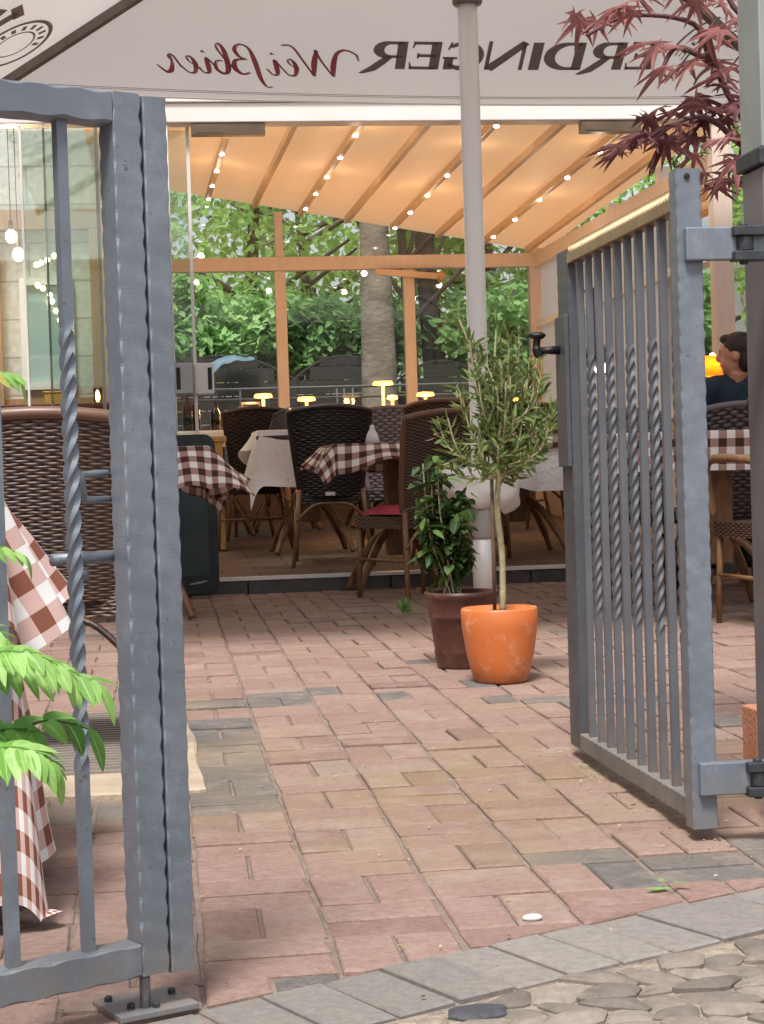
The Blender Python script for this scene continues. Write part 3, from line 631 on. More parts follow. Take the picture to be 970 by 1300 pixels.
# awning cloth, rafters, led spots
aw = MB(); aw.grid(lambda u, v: (-.33+3.68*u, FY+.13+(BY-.0-FY)*v, awz(-.33+3.68*u, FY+.13+(BY-FY)*v)+.03+.02*math.sin(u*10.2*math.pi)**2*math.sin(v*math.pi)), 60, 10)
ao = aw.build('awning', AWN, pav, True)
ledp = []
for k in range(-8, 8):
    x = .603-.38+.375*k + .375
    if k % 2 == 0: x = .56+.375*k
    else: x = .56+.375*k
    if x < -.3 or x > 3.3: continue
    s = MB()
    for a, c in ((FY+.14, BY-.02),): s.bar((x, a, awz(x, a)-.0), (x, c, awz(x, c)-.0), .04, .05)
    ro = s.build('rafter', mat('awning beam', hexl('d8b48c'), hexl('e0bd96'), 6, .45), pav, bevel=.006)
    if k % 2 == 0:
        for q in range(6):
            y = FY+.1+q*.86+.3*(k % 4 == 0)
            m_ = MB(); m_.lathe([(.014, .004), (.017, 0), (.015, -.005), (.006, -.008)], 12, (x, y, awz(x, y)-.0295)); m_.build('led_spot', LEDM, ro, True)
            if q in (1, 3) and k >= 0: ledp.append((x, y, awz(x, y)-.16))
for p in ledp:
    ld = bpy.data.lights.new('led_light', 'POINT'); ld.energy = .9; ld.color = (1, .8, .58); ld.shadow_soft_size = .03
    lo = bpy.data.objects.new('led_light', ld); col.objects.link(lo); lo.location = p
for xa, xb in ((.30, .70), (2.46, 2.80)):
    s = MB(); s.box((xa, FY-.012, 2.565), (xb, FY+.06, 2.628)); s.box((xa+.02, FY-.0145, 2.575), (xa+.17, FY-.0125, 2.618)); s.build('wall_heater', mat('heater case', hexl('6b5b4c'), hexl('7d6c5a'), 10, .35, .4), pav, bevel=.003)
s = MB(); s.lathe([(.03, -.012), (.03, .012)], 16, (0, 0, 0)); 
hb = MB(); a = P(476, 345, BY-.06); c = P(560, 351, BY-.1); hb.bar(a, c, .05, .05); hb.ball(c, .045); hb.build('wall_heater', mat('heater tube', hexl('c9a884'), hexl('d8b896'), 8, .3, .3), pav)
# floor and step of the pavilion
b = MB(); b.grid(lambda u, v: (-4+9*u, FY+.06+(BY-FY-.06)*v, fl(FY+.06+(BY-FY-.06)*v)), 6, 10); tag(b.build('tiled_floor', TILE), kind='structure')
s = MB()
for k in range(8): s.box((XL+.78*k+.003, FY-.1, -.02), (XL+.78*(k+1)-.003, FY+.055, .146+.0))
tag(s.build('door_step', STONE, bevel=.004), kind='structure')
s = MB(); s.box((.2, FY-.112, .1475), (XR-.1, FY-.05, .166)); s.build('threshold_strip', mat('sky bright strip', (.9, .88, .85), (.93, .91, .88), 10, .3, 0), pav)  # white base stands in for the sky mirrored in the strip

# sliding glass leaves at the opening
def glass_leaf(x0, x1, y, lab, lock):
    t_ = thing('sliding_glass_door', lab, 'glass door', (x0, y, .165), 0, 'sliding glass doors of the pavilion'); wd = x1-x0; hh = 2.455
    s = MB(); s.box((.012, -.005, .02), (wd-.018, .005, hh-.02)); s.build('pane', GLASSR if wd < .75 else GLASST, t_)
    for a, c in ((0, .012), (wd-.018, wd)):
        s = MB(); s.box((a, -.009, .0), (c, .009, hh)); s.build('edge_strip', WHITEM, t_)
    s = MB(); s.box((.0125, -.01, 0), (wd-.0185, .01, .019)); s.build('bottom_rail', ALU, t_)
    if lock:
        s = MB(); s.box((wd-.014, -.03, 1.0), (wd+.092, .03, 1.17)); l = s.build('lock_case', lock, t_, bevel=.006)
        s = MB(); s.box((wd+.002 if lock is GREYP else wd+.058, -.033, 1.025), (wd+.024 if lock is GREYP else wd+.08, -.0302, 1.145)); s.build('finger_pull', BLACK, l, bevel=.004)
    return t_
glass_leaf(-.92, -.205, 9.93, 'tall glass door leaf seen between the bars of the closed gate', None)
glass_leaf(-.62, .172, 9.90, 'tall glass door leaf beside the closed gate stile, grey lock case', GREYP)
glass_leaf(-.5, .288, 9.965, 'glass door leaf nearest the opening, with the white lock case', PORC)

# ------------------------------------------------------------------ parasol
PX, PY, EY_, AZ = 1.448, 7.8, 9.6, 3.73
def zedge(x): return 2.66+.0088*(x-2.6)**2
para = thing('parasol', 'big square off-white beer garden parasol with printed panels on a silver pole', 'parasol', (0, 0, 0))
b = MB(); b.lathe([(.051, .07), (.051, .50), (.043, .501), (.043, 3.66)], 28, (PX, PY, 0)); b.build('pole', ALU, para, True)
b = MB(); b.lathe([(.056, .055), (.056, .09), (.05, .1)], 24, (PX, PY, 0)); b.build('base_collar', STEEL, para, True)
b = MB(); b.lathe([(.056, .41), (.061, .42), (.061, .56), (.056, .57)], 28, (PX, PY, 0)); b.build('sleeve', mat('sleeve grey', hexl('a9a5a2'), hexl('b5b1ae'), 8, .4, .3), para, True)
b = MB(); b.lathe([(.06, 2.73), (.066, 2.74), (.066, 2.86), (.06, 2.87)], 24, (PX, PY, 0)); b.build('runner', mat('runner grey', hexl('6c6561'), hexl('7a736f'), 10, .45), para, True)
cor = [(-.75, 9.6), (3.65, 9.6), (3.65, 6.0), (-.75, 6.0)]
apex = Vector((PX, PY, AZ))
def canpt(x, y):                       # z of the far panel over (x, y)
    k = min(.97, max(0, (EY_-y)/(EY_-PY))); xe = (x-k*PX)/(1-k); return (1-k)*zedge(xe)+k*AZ
cano = MB()
for i in range(4):
    a, c = cor[i], cor[(i+1) % 4]
    def fn(u, v, a=a, c=c):
        x, y = a[0]+(c[0]-a[0])*u, a[1]+(c[1]-a[1])*u
        e = Vector((x, y, zedge(x)))
        return e.lerp(apex, v*.985) + Vector((0, 0, -.025*math.sin(math.pi*v)*abs(math.sin(2*math.pi*u))*(1-v)))
    if i == 0:
        def fn(u, v, a=a, c=c):
            x = a[0]+(c[0]-a[0])*u; e = Vector((x, a[1], zedge(x))); return e.lerp(apex, v*.985)
    cano.grid(fn, 24, 16)
    cano.grid(lambda u, v, a=a, c=c: Vector((a[0]+(c[0]-a[0])*u, a[1]+(c[1]-a[1])*u, zedge(a[0]+(c[0]-a[0])*u)-.001-.008*v)), 24, 1)
co = cano.build('canopy', CANOPY, para, True)
RIB = mat('rib grey brown', hexl('6a6058'), hexl('7b7068'), 10, .45, .2)
for x, y in cor:
    s = MB(); s.bar(Vector((x, y, zedge(x)-.03)), apex+Vector((0, 0, -.06)), .035, .045); s.build('rib', RIB, para)
    e = Vector((x, y, zedge(x)-.03)).lerp(apex, .55); s = MB(); s.bar(Vector((PX, PY, 2.82)), e+Vector((0, 0, -.05)), .022, .03); s.build('strut', RIB, para)
for x, y in ((1.76, 9.6), (3.65, 7.8), (1.45, 6.0), (-.75, 7.8)):
    s = MB(); e = Vector((x, y, zedge(x)-.022)); s.bar(e, apex+Vector((0, 0, -.06)), .024, .035); s.ball(e+Vector((0, 0, -.02)), .02); s.build('rib', BLACK if y == 9.6 else RIB, para)
def on_can(px, py):                    # where a sight line meets the far panel
    d = ray(px, py); lo, hi = 7.9/d.y, 9.6/d.y
    for _ in range(50):
        mdl = (lo+hi)/2; q = CAM+d*mdl
        if q.z > canpt(q.x, q.y): hi = mdl   # ray above cloth
        else: lo = mdl
    return CAM+d*((lo+hi)/2)
def ribbon(mb, pts, to3, zoff):        # 2-D stroke with widths laid on the cloth
    n = len(pts); L_, R_ = [], []
    for i in range(n):
        x, y, wd = pts[i]; a = pts[max(0, i-1)]; c = pts[min(n-1, i+1)]; dx, dy = c[0]-a[0], c[1]-a[1]; l = math.hypot(dx, dy) or 1
        nx, ny = -dy/l*wd/2, dx/l*wd/2; L_.append(to3(x+nx, y+ny, zoff)); R_.append(to3(x-nx, y-ny, zoff))
    mb.add(L_+R_, [(i, i+1, n+i+1, n+i) for i in range(n-1)])
def arc(cx, cy, rx, ry, a0, a1, w0, w1, n=14):
    return [(cx+rx*math.cos(rad(a0+(a1-a0)*i/n)), cy+ry*math.sin(rad(a0+(a1-a0)*i/n)), w0+(w1-w0)*math.sin(math.pi*i/n)) for i in range(n+1)]
GL = {
 'E': (.74, [[(.13,0,.22),(.13,1,.22)], [(.1,.945,.11),(.62,.945,.11)], [(.6,1,.07),(.64,.76,.03)], [(.1,.5,.11),(.52,.5,.11)], [(.51,.6,.05),(.51,.4,.05)], [(.1,.055,.11),(.66,.055,.11)], [(.64,0,.07),(.68,.26,.03)]]),
 'R': (.92, [[(.13,0,.22),(.13,1,.22)], [(.1,.945,.11),(.4,.945,.11)]+arc(.4,.7,.24,.245,90,-90,.11,.24)+[(.1,.455,.09)], [(.38,.47,.16),(.55,.24,.2),(.74,.0,.2),(.95,-.14,.1),(1.02,-.16,.02)]]),
 'D': (.92, [[(.13,0,.22),(.13,1,.22)], [(.1,.945,.11),(.36,.945,.11)]+arc(.36,.5,.42,.445,90,-90,.11,.25,20)+[(.1,.055,.11)]]),
 'I': (.36, [[(.16,0,.24),(.16,1,.24)]]),
 'N': (.98, [[(.1,0,.09),(.1,1,.09)], [(.08,1.0,.2),(.82,.02,.24)], [(.86,0,.09),(.86,1.04,.09)]]),
 'G': (.92, [arc(.46,.5,.36,.445,42,322,.1,.24,26), [(.74,.0,.2),(.74,.44,.2)], [(.56,.42,.08),(.88,.42,.08)], [(.72,.99,.05),(.78,.72,.05)]]),
}
pr, pl_ = on_can(838, 60), on_can(463, 72); ptop, pbot = on_can(650, 51), on_can(650, 86)
word = 'ERDINGER'; tot = sum(GL[c][0] for c in word); k = (pr.x-pl_.x)/tot; hY = pbot.y-ptop.y
def map_txt(ox, sx, by, sy):
    def f(x, y, z):
        X, Y = ox-x*sx, by-y*sy; return (X, Y, canpt(X, Y)-.008-z)
    return f
let = MB(); xo = 0; zi = 0
for ch in word:
    for st in GL[ch][1]:
        zi += .00025; st2 = [(x+xo, y, wd) for x, y, wd in st]
        if len(st2) == 2: st2 = [tuple(a+(c-a)*t/4 for a, c in zip(*st2)) for t in range(5)]
        ribbon(let, st2, map_txt(pr.x, k, pbot.y, hY), zi)
    xo += GL[ch][0]
let.build('lettering', INKG, co)
seam = MB(); sf = lambda x, y, z: (x, y, canpt(x, y)-.007)
for yy in (9.555, 9.545): ribbon(seam, [(-.68+4.2*q/40, yy, .0035) for q in range(41)], sf, 0)
seam.build('seam', mat('seam thread', hexl('9c948e'), hexl('a69e98'), 30, .9), co)
script = [
 [(-.55,.62,.02),(-.5,.86,.05),(-.2,1.0,.06),(.05,.85,.1),(.18,.4,.15),(.22,.02,.06)], [(.22,.02,.03),(.5,.55,.04),(.66,.98,.06)], [(.62,.98,.06),(.72,.5,.16),(.78,.02,.06)], [(.78,.02,.03),(1.05,.6,.04),(1.3,1.08,.05),(1.6,1.12,.03)],
 [(1.2,.28,.03),(1.42,.42,.03),(1.48,.58,.04),(1.36,.6,.05),(1.26,.35,.12),(1.32,.05,.08),(1.5,.04,.04),(1.68,.28,.03)],
 [(1.68,.28,.03),(1.86,.58,.06),(1.82,.3,.13),(1.84,.05,.08),(1.98,.05,.04),(2.12,.25,.03)], [(1.88,.78,.07),(1.94,.82,.07)],
 [(2.05,-.4,.03),(2.2,-.42,.04),(2.34,-.1,.1),(2.42,.5,.13),(2.55,.98,.06),(2.8,1.1,.05),(2.95,.92,.1),(2.84,.66,.07),(2.66,.58,.03)], [(2.68,.58,.03),(2.98,.52,.09),(3.02,.25,.14),(2.84,.03,.07),(2.62,.1,.04)],
 [(3.05,.2,.03),(3.3,.6,.03),(3.46,.98,.04),(3.36,1.1,.05),(3.24,.8,.12),(3.22,.2,.14),(3.36,.02,.08),(3.56,.2,.09),(3.54,.46,.05),(3.36,.5,.03)],
 [(3.6,.3,.03),(3.8,.58,.06),(3.78,.3,.13),(3.8,.05,.08),(3.94,.05,.04),(4.06,.2,.03)], [(3.84,.78,.07),(3.9,.82,.07)],
 [(4.02,.2,.03),(4.3,.42,.03),(4.36,.58,.04),(4.24,.6,.05),(4.14,.35,.12),(4.2,.05,.08),(4.38,.04,.04),(4.58,.28,.03)],
 [(4.56,.2,.03),(4.74,.62,.04),(4.84,.6,.1),(4.8,.4,.05),(4.86,.1,.13),(5.0,.02,.08),(5.25,.28,.02)],
]
sr, sl = on_can(436, 60), on_can(196, 78); stop_, sbot = on_can(320, 56), on_can(320, 91)
ks = (sr.x-sl.x)/5.35; hs_ = (sbot.y-stop_.y)
red = MB(); thin = MB(); f = map_txt(sr.x, ks, sbot.y, hs_)
for st in script:
    zi += .0002; q = spline([(x+.3*y*.6, y, wd) for x, y, wd in st], 7); ribbon(red, [(x, y, wd*1.05) for x, y, wd in q], f, zi)
    ribbon(thin, [(x-.035-wd*.3, y-.01, .028) for x, y, wd in q], f, zi+.0015)
red.build('script_lettering', INKR, co); thin.build('script_shadow', INKG, co)
em = MB(); ec = on_can(905, 92)
def emf(x, y, z): X, Y = ec.x-x, ec.y-y; return (X, Y, canpt(X, Y)-.008-z)
Rr = .30
zi += .0003
ribbon(em, arc(0, 0, Rr, Rr*1.25, 0, 180, .012, .012, 40), emf, zi); ribbon(em, arc(0, 0, Rr*.68, Rr*.85, 0, 180, .012, .012, 40), emf, zi)
for i_, ch in enumerate('ERDINGER'):
    a0 = rad(168-i_*22.3); 
    for st in GL[ch][1]:
        zi += .0002; q = []
        st2 = st if len(st) > 2 else [tuple(a+(c-a)*t/3 for a, c in zip(*st)) for t in range(4)]
        for x, y, wd in st2:
            rr = Rr*(.75+.17*y); th = a0-x*.28; q.append((rr*math.cos(th), rr*1.25*math.sin(th), wd*.055))
        ribbon(em, q, emf, zi)
ribbon(em, arc(0, -.05, Rr*.3, Rr*.4, 0, 180, .01, .03, 20), emf, zi); em.build('emblem', INKG, co)
# prints on the neighbouring panel: an oval emblem and the first strokes of the word
lp = MB()
def lpan(px, py, z=0):                 # sight line meets left panel x=-.75 .. apex
    d = ray(px, py); A_ = Vector((-.75, 9.6, zedge(-.75))); B_ = Vector((-.75, 6.0, zedge(-.75))); nn = (B_-A_).cross(apex-A_)
    t = (A_-CAM).dot(nn)/d.dot(nn); return CAM+d*t
A_ = lpan(18, 50); U_ = (lpan(62, 24)-A_); V_ = (lpan(2, 36)-A_)*1.0
def lpf(x, y, z): q = A_+U_*x+V_*y; return (q.x, q.y, q.z-.008-z)
for r0, wd in ((1.0, .12), (.55, .06)):
    zi += .0003; ribbon(lp, arc(0, 0, r0, r0, 0, 360, wd, wd, 48), lpf, zi)
for i_ in range(11):
    a0 = rad(-60+i_*22); zi += .0002; ribbon(lp, [(.66*math.cos(a0), .66*math.sin(a0), .13), (.86*math.cos(a0), .86*math.sin(a0), .13)], lpf, zi)
for x0_, y0_, x1_, y1_ in ((-.6, 1.6, .65, 1.6), (.6, 1.35, .75, 1.95), (-.4, 2.3, .4, 2.6), (.0, 2.0, .5, 2.2)):
    zi += .0002; ribbon(lp, [(x0_, y0_, .3), (x1_, y1_, .3)], lpf, zi)
lp.build('emblem', INKG, co)
# white wrap on the pole
wr = MB()
def wf(u, v):
    a = 2*math.pi*u; z = .545+.17*v; rr = .085+.06*math.sin(math.pi*v)**.5
    rr *= 1+.35*math.cos(a-2.9)**2*(1 if math.cos(a) < 0 else .6)
    n_ = noise.noise(Vector((math.cos(a)*2, math.sin(a)*2, v*3)))*.025
    return (PX+(rr+n_)*math.cos(a), PY+(rr+n_)*math.sin(a)*.9, z+.03*noise.noise(Vector((math.cos(a)*1.5+5, math.sin(a)*1.5, v)))-.02*math.cos(a))
wr.grid(wf, 28, 10)
o = wr.build('cloth_bundle', PLASTIC, smooth=True); tag(o, 'crumpled white cloth bundle tied round the parasol pole', 'cloth bundle')

# ------------------------------------------------------------------ plants in pots
def leaf(mb, p, d, n, ln, wd, droop=0, mi=0):
    """one pointed leaf, folded along its midrib: 6 verts"""
    d = d.normalized(); s_ = d.cross(n).normalized(); n = s_.cross(d)
    m1 = p+d*ln*.35-n*wd*.12; m2 = p+d*ln*.7-n*(wd*.1+droop*ln*.3); tip = p+d*ln-n*droop*ln
    mb.add([p, m1+s_*wd/2, m2+s_*wd*.38, tip, m2-s_*wd*.38, m1-s_*wd/2, m1-n*wd*.12, m2-n*wd*.1], [(0,6,1),(6,7,2,1),(7,3,2),(0,5,6),(5,4,7,6),(4,3,7)], None, mi)
def leaf2(mb, p, d, n, ln, wd, droop, tone, st=5):
    d = d.normalized(); s_ = d.cross(n).normalized(); n = s_.cross(d); vs = []; uv = []
    for i in range(st+1):
        t = i/st; wv = wd/2*math.sin(math.pi*min(1, .06+.94*t**.85))**.8 if 0 < i < st else (.0006 if i == 0 else 0.)
        c = p+d*(ln*(t-.12*droop*t*t))-n*(droop*ln*t*t)
        for k, q in ((-1, 0.), (0, .5), (1, 1.)): vs.append(c+s_*(wv*k)+n*(abs(k)*wv*.28)); uv.append((q, t))
    fs = []
    for i in range(st): fs += [(i*3, i*3+1, i*3+4, i*3+3), (i*3+1, i*3+2, i*3+5, i*3+4)]
    mb.add(vs, fs, uv, 0, tone)
def leafmat(name, stops, trans, vein):
    mt = attrmat(name, stops, .58, 40, .3, None, .001, dust=0); nt = mt.node_tree; L = nt.links; bs = nt.nodes['Principled BSDF']; src = bs.inputs['Base Color'].links[0].from_socket
    tc = N(nt, 'ShaderNodeTexCoord'); sp = N(nt, 'ShaderNodeSeparateXYZ'); L.new(tc.outputs['UV'], sp.inputs[0])
    a = N(nt, 'ShaderNodeMath', operation='SUBTRACT'); a.inputs[1].default_value = .5; L.new(sp.outputs[0], a.inputs[0])
    b = N(nt, 'ShaderNodeMath', operation='ABSOLUTE'); L.new(a.outputs[0], b.inputs[0])
    c = N(nt, 'ShaderNodeMath', operation='LESS_THAN'); c.inputs[1].default_value = .05; L.new(b.outputs[0], c.inputs[0])
    w1 = N(nt, 'ShaderNodeMath', operation='MULTIPLY_ADD'); L.new(b.outputs[0], w1.inputs[0]); w1.inputs[1].default_value = -1.1; L.new(sp.outputs[1], w1.inputs[2])
    w2 = N(nt, 'ShaderNodeMath', operation='MULTIPLY'); w2.inputs[1].default_value = 60; L.new(w1.outputs[0], w2.inputs[0])
    w3 = N(nt, 'ShaderNodeMath', operation='SINE'); L.new(w2.outputs[0], w3.inputs[0])
    w4 = N(nt, 'ShaderNodeMath', operation='GREATER_THAN'); w4.inputs[1].default_value = .9; L.new(w3.outputs[0], w4.inputs[0])
    w5 = N(nt, 'ShaderNodeMath', operation='MULTIPLY_ADD'); w5.inputs[1].default_value = .35; L.new(w4.outputs[0], w5.inputs[0]); L.new(c.outputs[0], w5.inputs[2]); w5.use_clamp = True
    w6 = N(nt, 'ShaderNodeMath', operation='MULTIPLY'); w6.inputs[1].default_value = .6; L.new(w5.outputs[0], w6.inputs[0])
    mx = N(nt, 'ShaderNodeMix'); mx.data_type = 'RGBA'; L.new(w6.outputs[0], mx.inputs[0]); L.new(src, mx.inputs[6]); mx.inputs[7].default_value = c4(vein)
    L.new(mx.outputs[2], bs.inputs['Base Color']); tr = N(nt, 'ShaderNodeBsdfTranslucent'); L.new(mx.outputs[2], tr.inputs[0])
    ms = N(nt, 'ShaderNodeMixShader'); ms.inputs[0].default_value = trans; L.new(bs.outputs[0], ms.inputs[1]); L.new(tr.outputs[0], ms.inputs[2]); L.new(ms.outputs[0], nt.nodes['Material Output'].inputs[0])
    return mt
FROND = leafmat('fresh green leaves', [(0, hexl('6f9f45')), (.5, hexl('8dbb5c')), (.9, hexl('a9cf7c')), (1, hexl('b5a34c'))], .35, hexl('c3dca0'))
FRONDD = leafmat('deep green leaves', [(0, hexl('44702a')), (.6, hexl('689a44')), (1, hexl('86b35e'))], .3, hexl('a9cb85'))
IVY = leafmat('pot plant leaves', [(0, hexl('1f3018')), (.6, hexl('354f25')), (1, hexl('5d7a36'))], .25, hexl('6f8f50'))
def rv(): return Vector((R.gauss(0, 1), R.gauss(0, 1), R.gauss(0, 1))).normalized()
pb = G(636, 871); pb.y += .12; pb.z = gz(pb.y); pb.x = .1955*pb.y-.012
ol = thing('olive_tree', 'slender olive tree in a bright terracotta pot before the parasol pole', 'potted tree', pb)
def potprof(rt, rb, h): return [(rb*.94, 0), (rb, .008), (rb+(rt-rb)*.55, h*.35), (rt*.985, h*.75), (rt, h-.006), (rt-.004, h), (rt-.012, h), (rt-.016, h-.02)]
s = MB(); s.lathe(potprof(.124, .088, .238), 48); s.build('pot', TERRA, ol, True)
s = MB(); s.lathe([(.108, .222), (.05, .224), (.0, .225)], 24); s.build('soil', SOIL, ol, True)
def oz(py): return .73+(591-py)/2300*pb.y - pb.z
s = MB(); s.tube(spline([(.012, 0, .22), (.016, .004, .4), (.004, .0, .55), (.012, 0, .68), (.01, 0, .8)], 6), [.0105]*13+[.009]*12, 8); s.build('trunk', TWIG, ol, True)
s = MB(); s.tube([(-.012, .012, .22), (-.008, .015, .7)], .006, 8); s.build('stake', mat('stake brown', hexl('6b5546'), hexl('7b6454'), 20, .8), ol, True)
lv = MB(); br = MB()
shoots = []
for i in range(76):
    a = R.uniform(0, 2*math.pi); sp = R.random()**.6
    base = Vector((.01, 0, R.uniform(.64, .82)))
    out = Vector((math.cos(a)*.2*sp, math.sin(a)*.17*sp, 0))
    tip = base+out+Vector((0, 0, R.uniform(.06, .44)*(1.15-sp*.75)))
    if i < 4: tip = Vector(((-.11, -.03, .02, .13)[i], 0, (1.18, 1.05, 1.15, 1.0)[i]))
    if i in (5, 6, 7): tip = Vector(((.19, -.2, -.17)[i-5], -.03, (.86, .80, .70)[i-5]))
    md = base.lerp(tip, .5)+Vector((out.x*.25, out.y*.25, -.02)); pts = spline([base, md, tip], 6); br.tube(pts, [.003]*len(pts), 5)
    nl = int((tip-base).length*95)
    for q in range(nl):
        f = .12+.88*q/nl; k_ = f*(len(pts)-1); i0 = min(int(k_), len(pts)-2); p = Vector(pts[i0]).lerp(Vector(pts[i0+1]), k_-i0)
        tg = (Vector(pts[i0+1])-Vector(pts[i0])).normalized(); dd = (tg*.75+rv()*.75); leaf(lv, p, dd, rv(), R.uniform(.035, .062), R.uniform(.009, .0145), R.uniform(-.1, .25))
lv.build('foliage', OLIVE, ol); br.build('branches', TWIG, ol)
pb2 = G(570, 853); pb2.y += .12; pb2.z = gz(pb2.y)
pp = thing('potted_plant', 'leafy green plant in a ribbed dark brown pot beside the terracotta pot', 'potted plant', (pb2.x+.072, pb2.y, pb2.z))
s = MB(); s.lathe([(.085, 0), (.092, .01), (.098, .05), (.1, .056), (.098, .062), (.112, .17), (.117, .176), (.114, .182), (.122, .235), (.128, .245), (.128, .262), (.118, .262), (.114, .24)], 40); s.build('pot', BROWNPOT, pp, True)
s = MB(); s.lathe([(.113, .245), (.05, .25), (0, .25)], 24); s.build('soil', SOIL, pp, True)
lv = MB(); st_ = MB()
for i in range(20):
    a = R.uniform(0, 6.28); top = Vector((R.uniform(-.125, .02), R.uniform(-.1, .1), R.uniform(.36, .74))); pts = spline([(R.uniform(-.07, .0), R.uniform(-.05, .05), .245), (top.x*.8-.01, top.y*.8, .2+top.z*.45), top], 6); st_.tube(pts, .0025, 5)
    for q in range(32):
        k_ = R.uniform(.2, 1)*(len(pts)-1); i0 = min(int(k_), len(pts)-2); p = Vector(pts[i0]).lerp(Vector(pts[i0+1]), k_-i0)
        d_ = rv(); d_.z = d_.z*.5-.25; leaf2(lv, p+Vector((R.gauss(0, .014), R.gauss(0, .018), abs(R.gauss(0, .02)))), d_, Vector((0, 0, 1))+rv()*.5, R.uniform(.035, .075), R.uniform(.02, .04), R.uniform(0, .4), R.uniform(.02, 1))
lv.build('foliage', IVY, pp, True); st_.build('stems', TWIG, pp)
wd = thing('weed', 'small yellow-green weed sprouting by the front chair leg', 'plant', G(515, 783))
s = MB()
for i in range(34): leaf(s, Vector((R.uniform(-.015, .015), R.uniform(-.015, .015), R.uniform(0, .05))), Vector((R.uniform(-.6, .6), R.uniform(-.6, .6), 1)), rv(), R.uniform(.03, .055), .018, .2)
s.build('leaves', HEDGE, wd)
s = MB(); leaf(s, Vector((0, 0, .008)), Vector((1, .3, .0)), Vector((0, 0, 1)), .055, .02, .1); leaf(s, Vector((.05, .02, .014)), Vector((1, -.5, .0)), Vector((0, .2, 1)), .035, .015, .1); leaf(s, Vector((.03, .01, .016)), Vector((.3, 1, .05)), Vector((0, 0, 1)), .03, .012, .1)
o = s.build('fallen_leaf', HEDGE, loc=G(820, 1134)); tag(o, 'fallen green leaf sprig lying on the red paving near the open gate', 'leaf')

# fronds by the closed gate
fp = thing('ailanthus_shrub', 'bright green shrub with feathery leaf fronds reaching through the closed gate', 'shrub', (-.55, 2.05, 0))
def frond(pts, nl, ln, wd, mm, droop=.25, name='frond', tipleaf=True):
    mb = MB(); q = spline([Vector(p)-Vector(fp.location) for p in pts], 10); q = [Vector(p) for p in q]; mb.tube(q, [.0022*(1-.6*i/len(q)) for i in range(len(q))], 5)
    for i in range(nl):
        f = .12+.86*i/nl; k_ = f*(len(q)-1); i0 = min(int(k_), len(q)-2); p = q[i0].lerp(q[i0+1], k_-i0); tg = (q[i0+1]-q[i0]).normalized()
        for sg in (-1, 1):
            sd_ = tg.cross(Vector((0, -.35, 1))).normalized()*sg; dd = sd_*.8+tg*(.55+.3*f)+Vector((0, 0, -.1-R.random()*.25)); leaf2(mb, p, dd, Vector((R.uniform(-.3, .3), -.45, 1)), ln*(1-.35*f)*R.uniform(.8, 1.2), wd*R.uniform(.8, 1.15), droop*R.uniform(.5, 1.7), R.uniform(.02, .92)**1.0 if R.random() < .95 else 1., 7)
    if tipleaf: leaf2(mb, q[-1], q[-1]-q[-3]+Vector((0, 0, -.01)), Vector((0, -.4, 1)), ln*.9, wd*.85, droop, .6, 7)
    return mb.build(name, mm, fp, True)
frond([P(-90, 900, 2.02), P(-20, 850, 1.98), P(60, 845, 1.96), P(125, 868, 1.95)], 13, .056, .0165, FROND)
frond([P(-90, 880, 1.95), P(-30, 835, 1.92), P(30, 828, 1.9), P(80, 850, 1.9)], 13, .05, .0155, FROND)
frond([P(-60, 950, 2.0), P(0, 935, 2.0), P(60, 915, 2.0), P(112, 925, 2.0)], 5, .06, .022, FRONDD)
frond([P(-80, 1000, 1.9), P(-20, 955, 1.9), P(30, 950, 1.88), P(68, 972, 1.88)], 12, .052, .016, FROND)
frond([P(-60, 960, 1.98), P(-10, 930, 1.98), P(35, 925, 1.97)], 4, .055, .03, FRONDD)
frond([P(-60, 700, 2.25), P(-20, 690, 2.25), P(30, 705, 2.27)], 6, .04, .013, FROND)
frond([P(-60, 480, 2.25), P(-20, 470, 2.25), P(22, 478, 2.27)], 7, .045, .014, FROND)
frond([P(-60, 820, 2.2), P(-20, 800, 2.2), P(6, 812, 2.2)], 5, .05, .018, FROND)
s = MB(); s.tube([Vector((0, 0, -.02)), Vector((.1, .02, .35)), Vector((.14, 0, .8)), Vector((.2, .1, 1.1))], [.012, .01, .007, .004], 8); s.build('stem', TWIG, fp, True)

# Japanese maple behind the open leaf
mp = thing('maple_tree', 'red Japanese maple reaching over the open gate from behind the post', 'tree', (1.95, 4.5, 0))
def rel(p): return Vector(p)-Vector(mp.location)
s = MB(); s.tube(spline([(0, 0, -.02), (.05, 0, .6), (-.02, .05, 1.2), (.02, 0, 1.75), (.1, 0, 2.3)], 6), [.05]*7+[.045]*6+[.035]*6+[.025]*6, 10); s.build('trunk', TWIGR, mp, True)
limbs = [[(1.97, 4.5, 1.5), P(965, 160, 4.4), P(905, 80, 4.3), P(880, 30, 4.25), P(800, 20, 4.2), P(745, 45, 4.15)],
         [(1.97, 4.5, 1.3), P(965, 200, 4.3), P(900, 150, 4.2), P(850, 160, 4.15), P(800, 190, 4.1)],
         [P(905, 80, 4.3), P(860, 60, 4.3), P(840, 90, 4.25)], [(2.0, 4.5, 1.8), P(960, 30, 4.4), P(900, -40, 4.4), P(800, -40, 4.3)],
         [(1.97, 4.5, 1.2), P(970, 250, 4.3), P(930, 230, 4.2), P(895, 235, 4.15)]]
for lm in limbs:
    s = MB(); q = spline([rel(p) for p in lm], 6); s.tube(q, [.008*(1-.7*i/len(q))+.0015 for i in range(len(q))], 6); s.build('branch', TWIGR, mp, True)
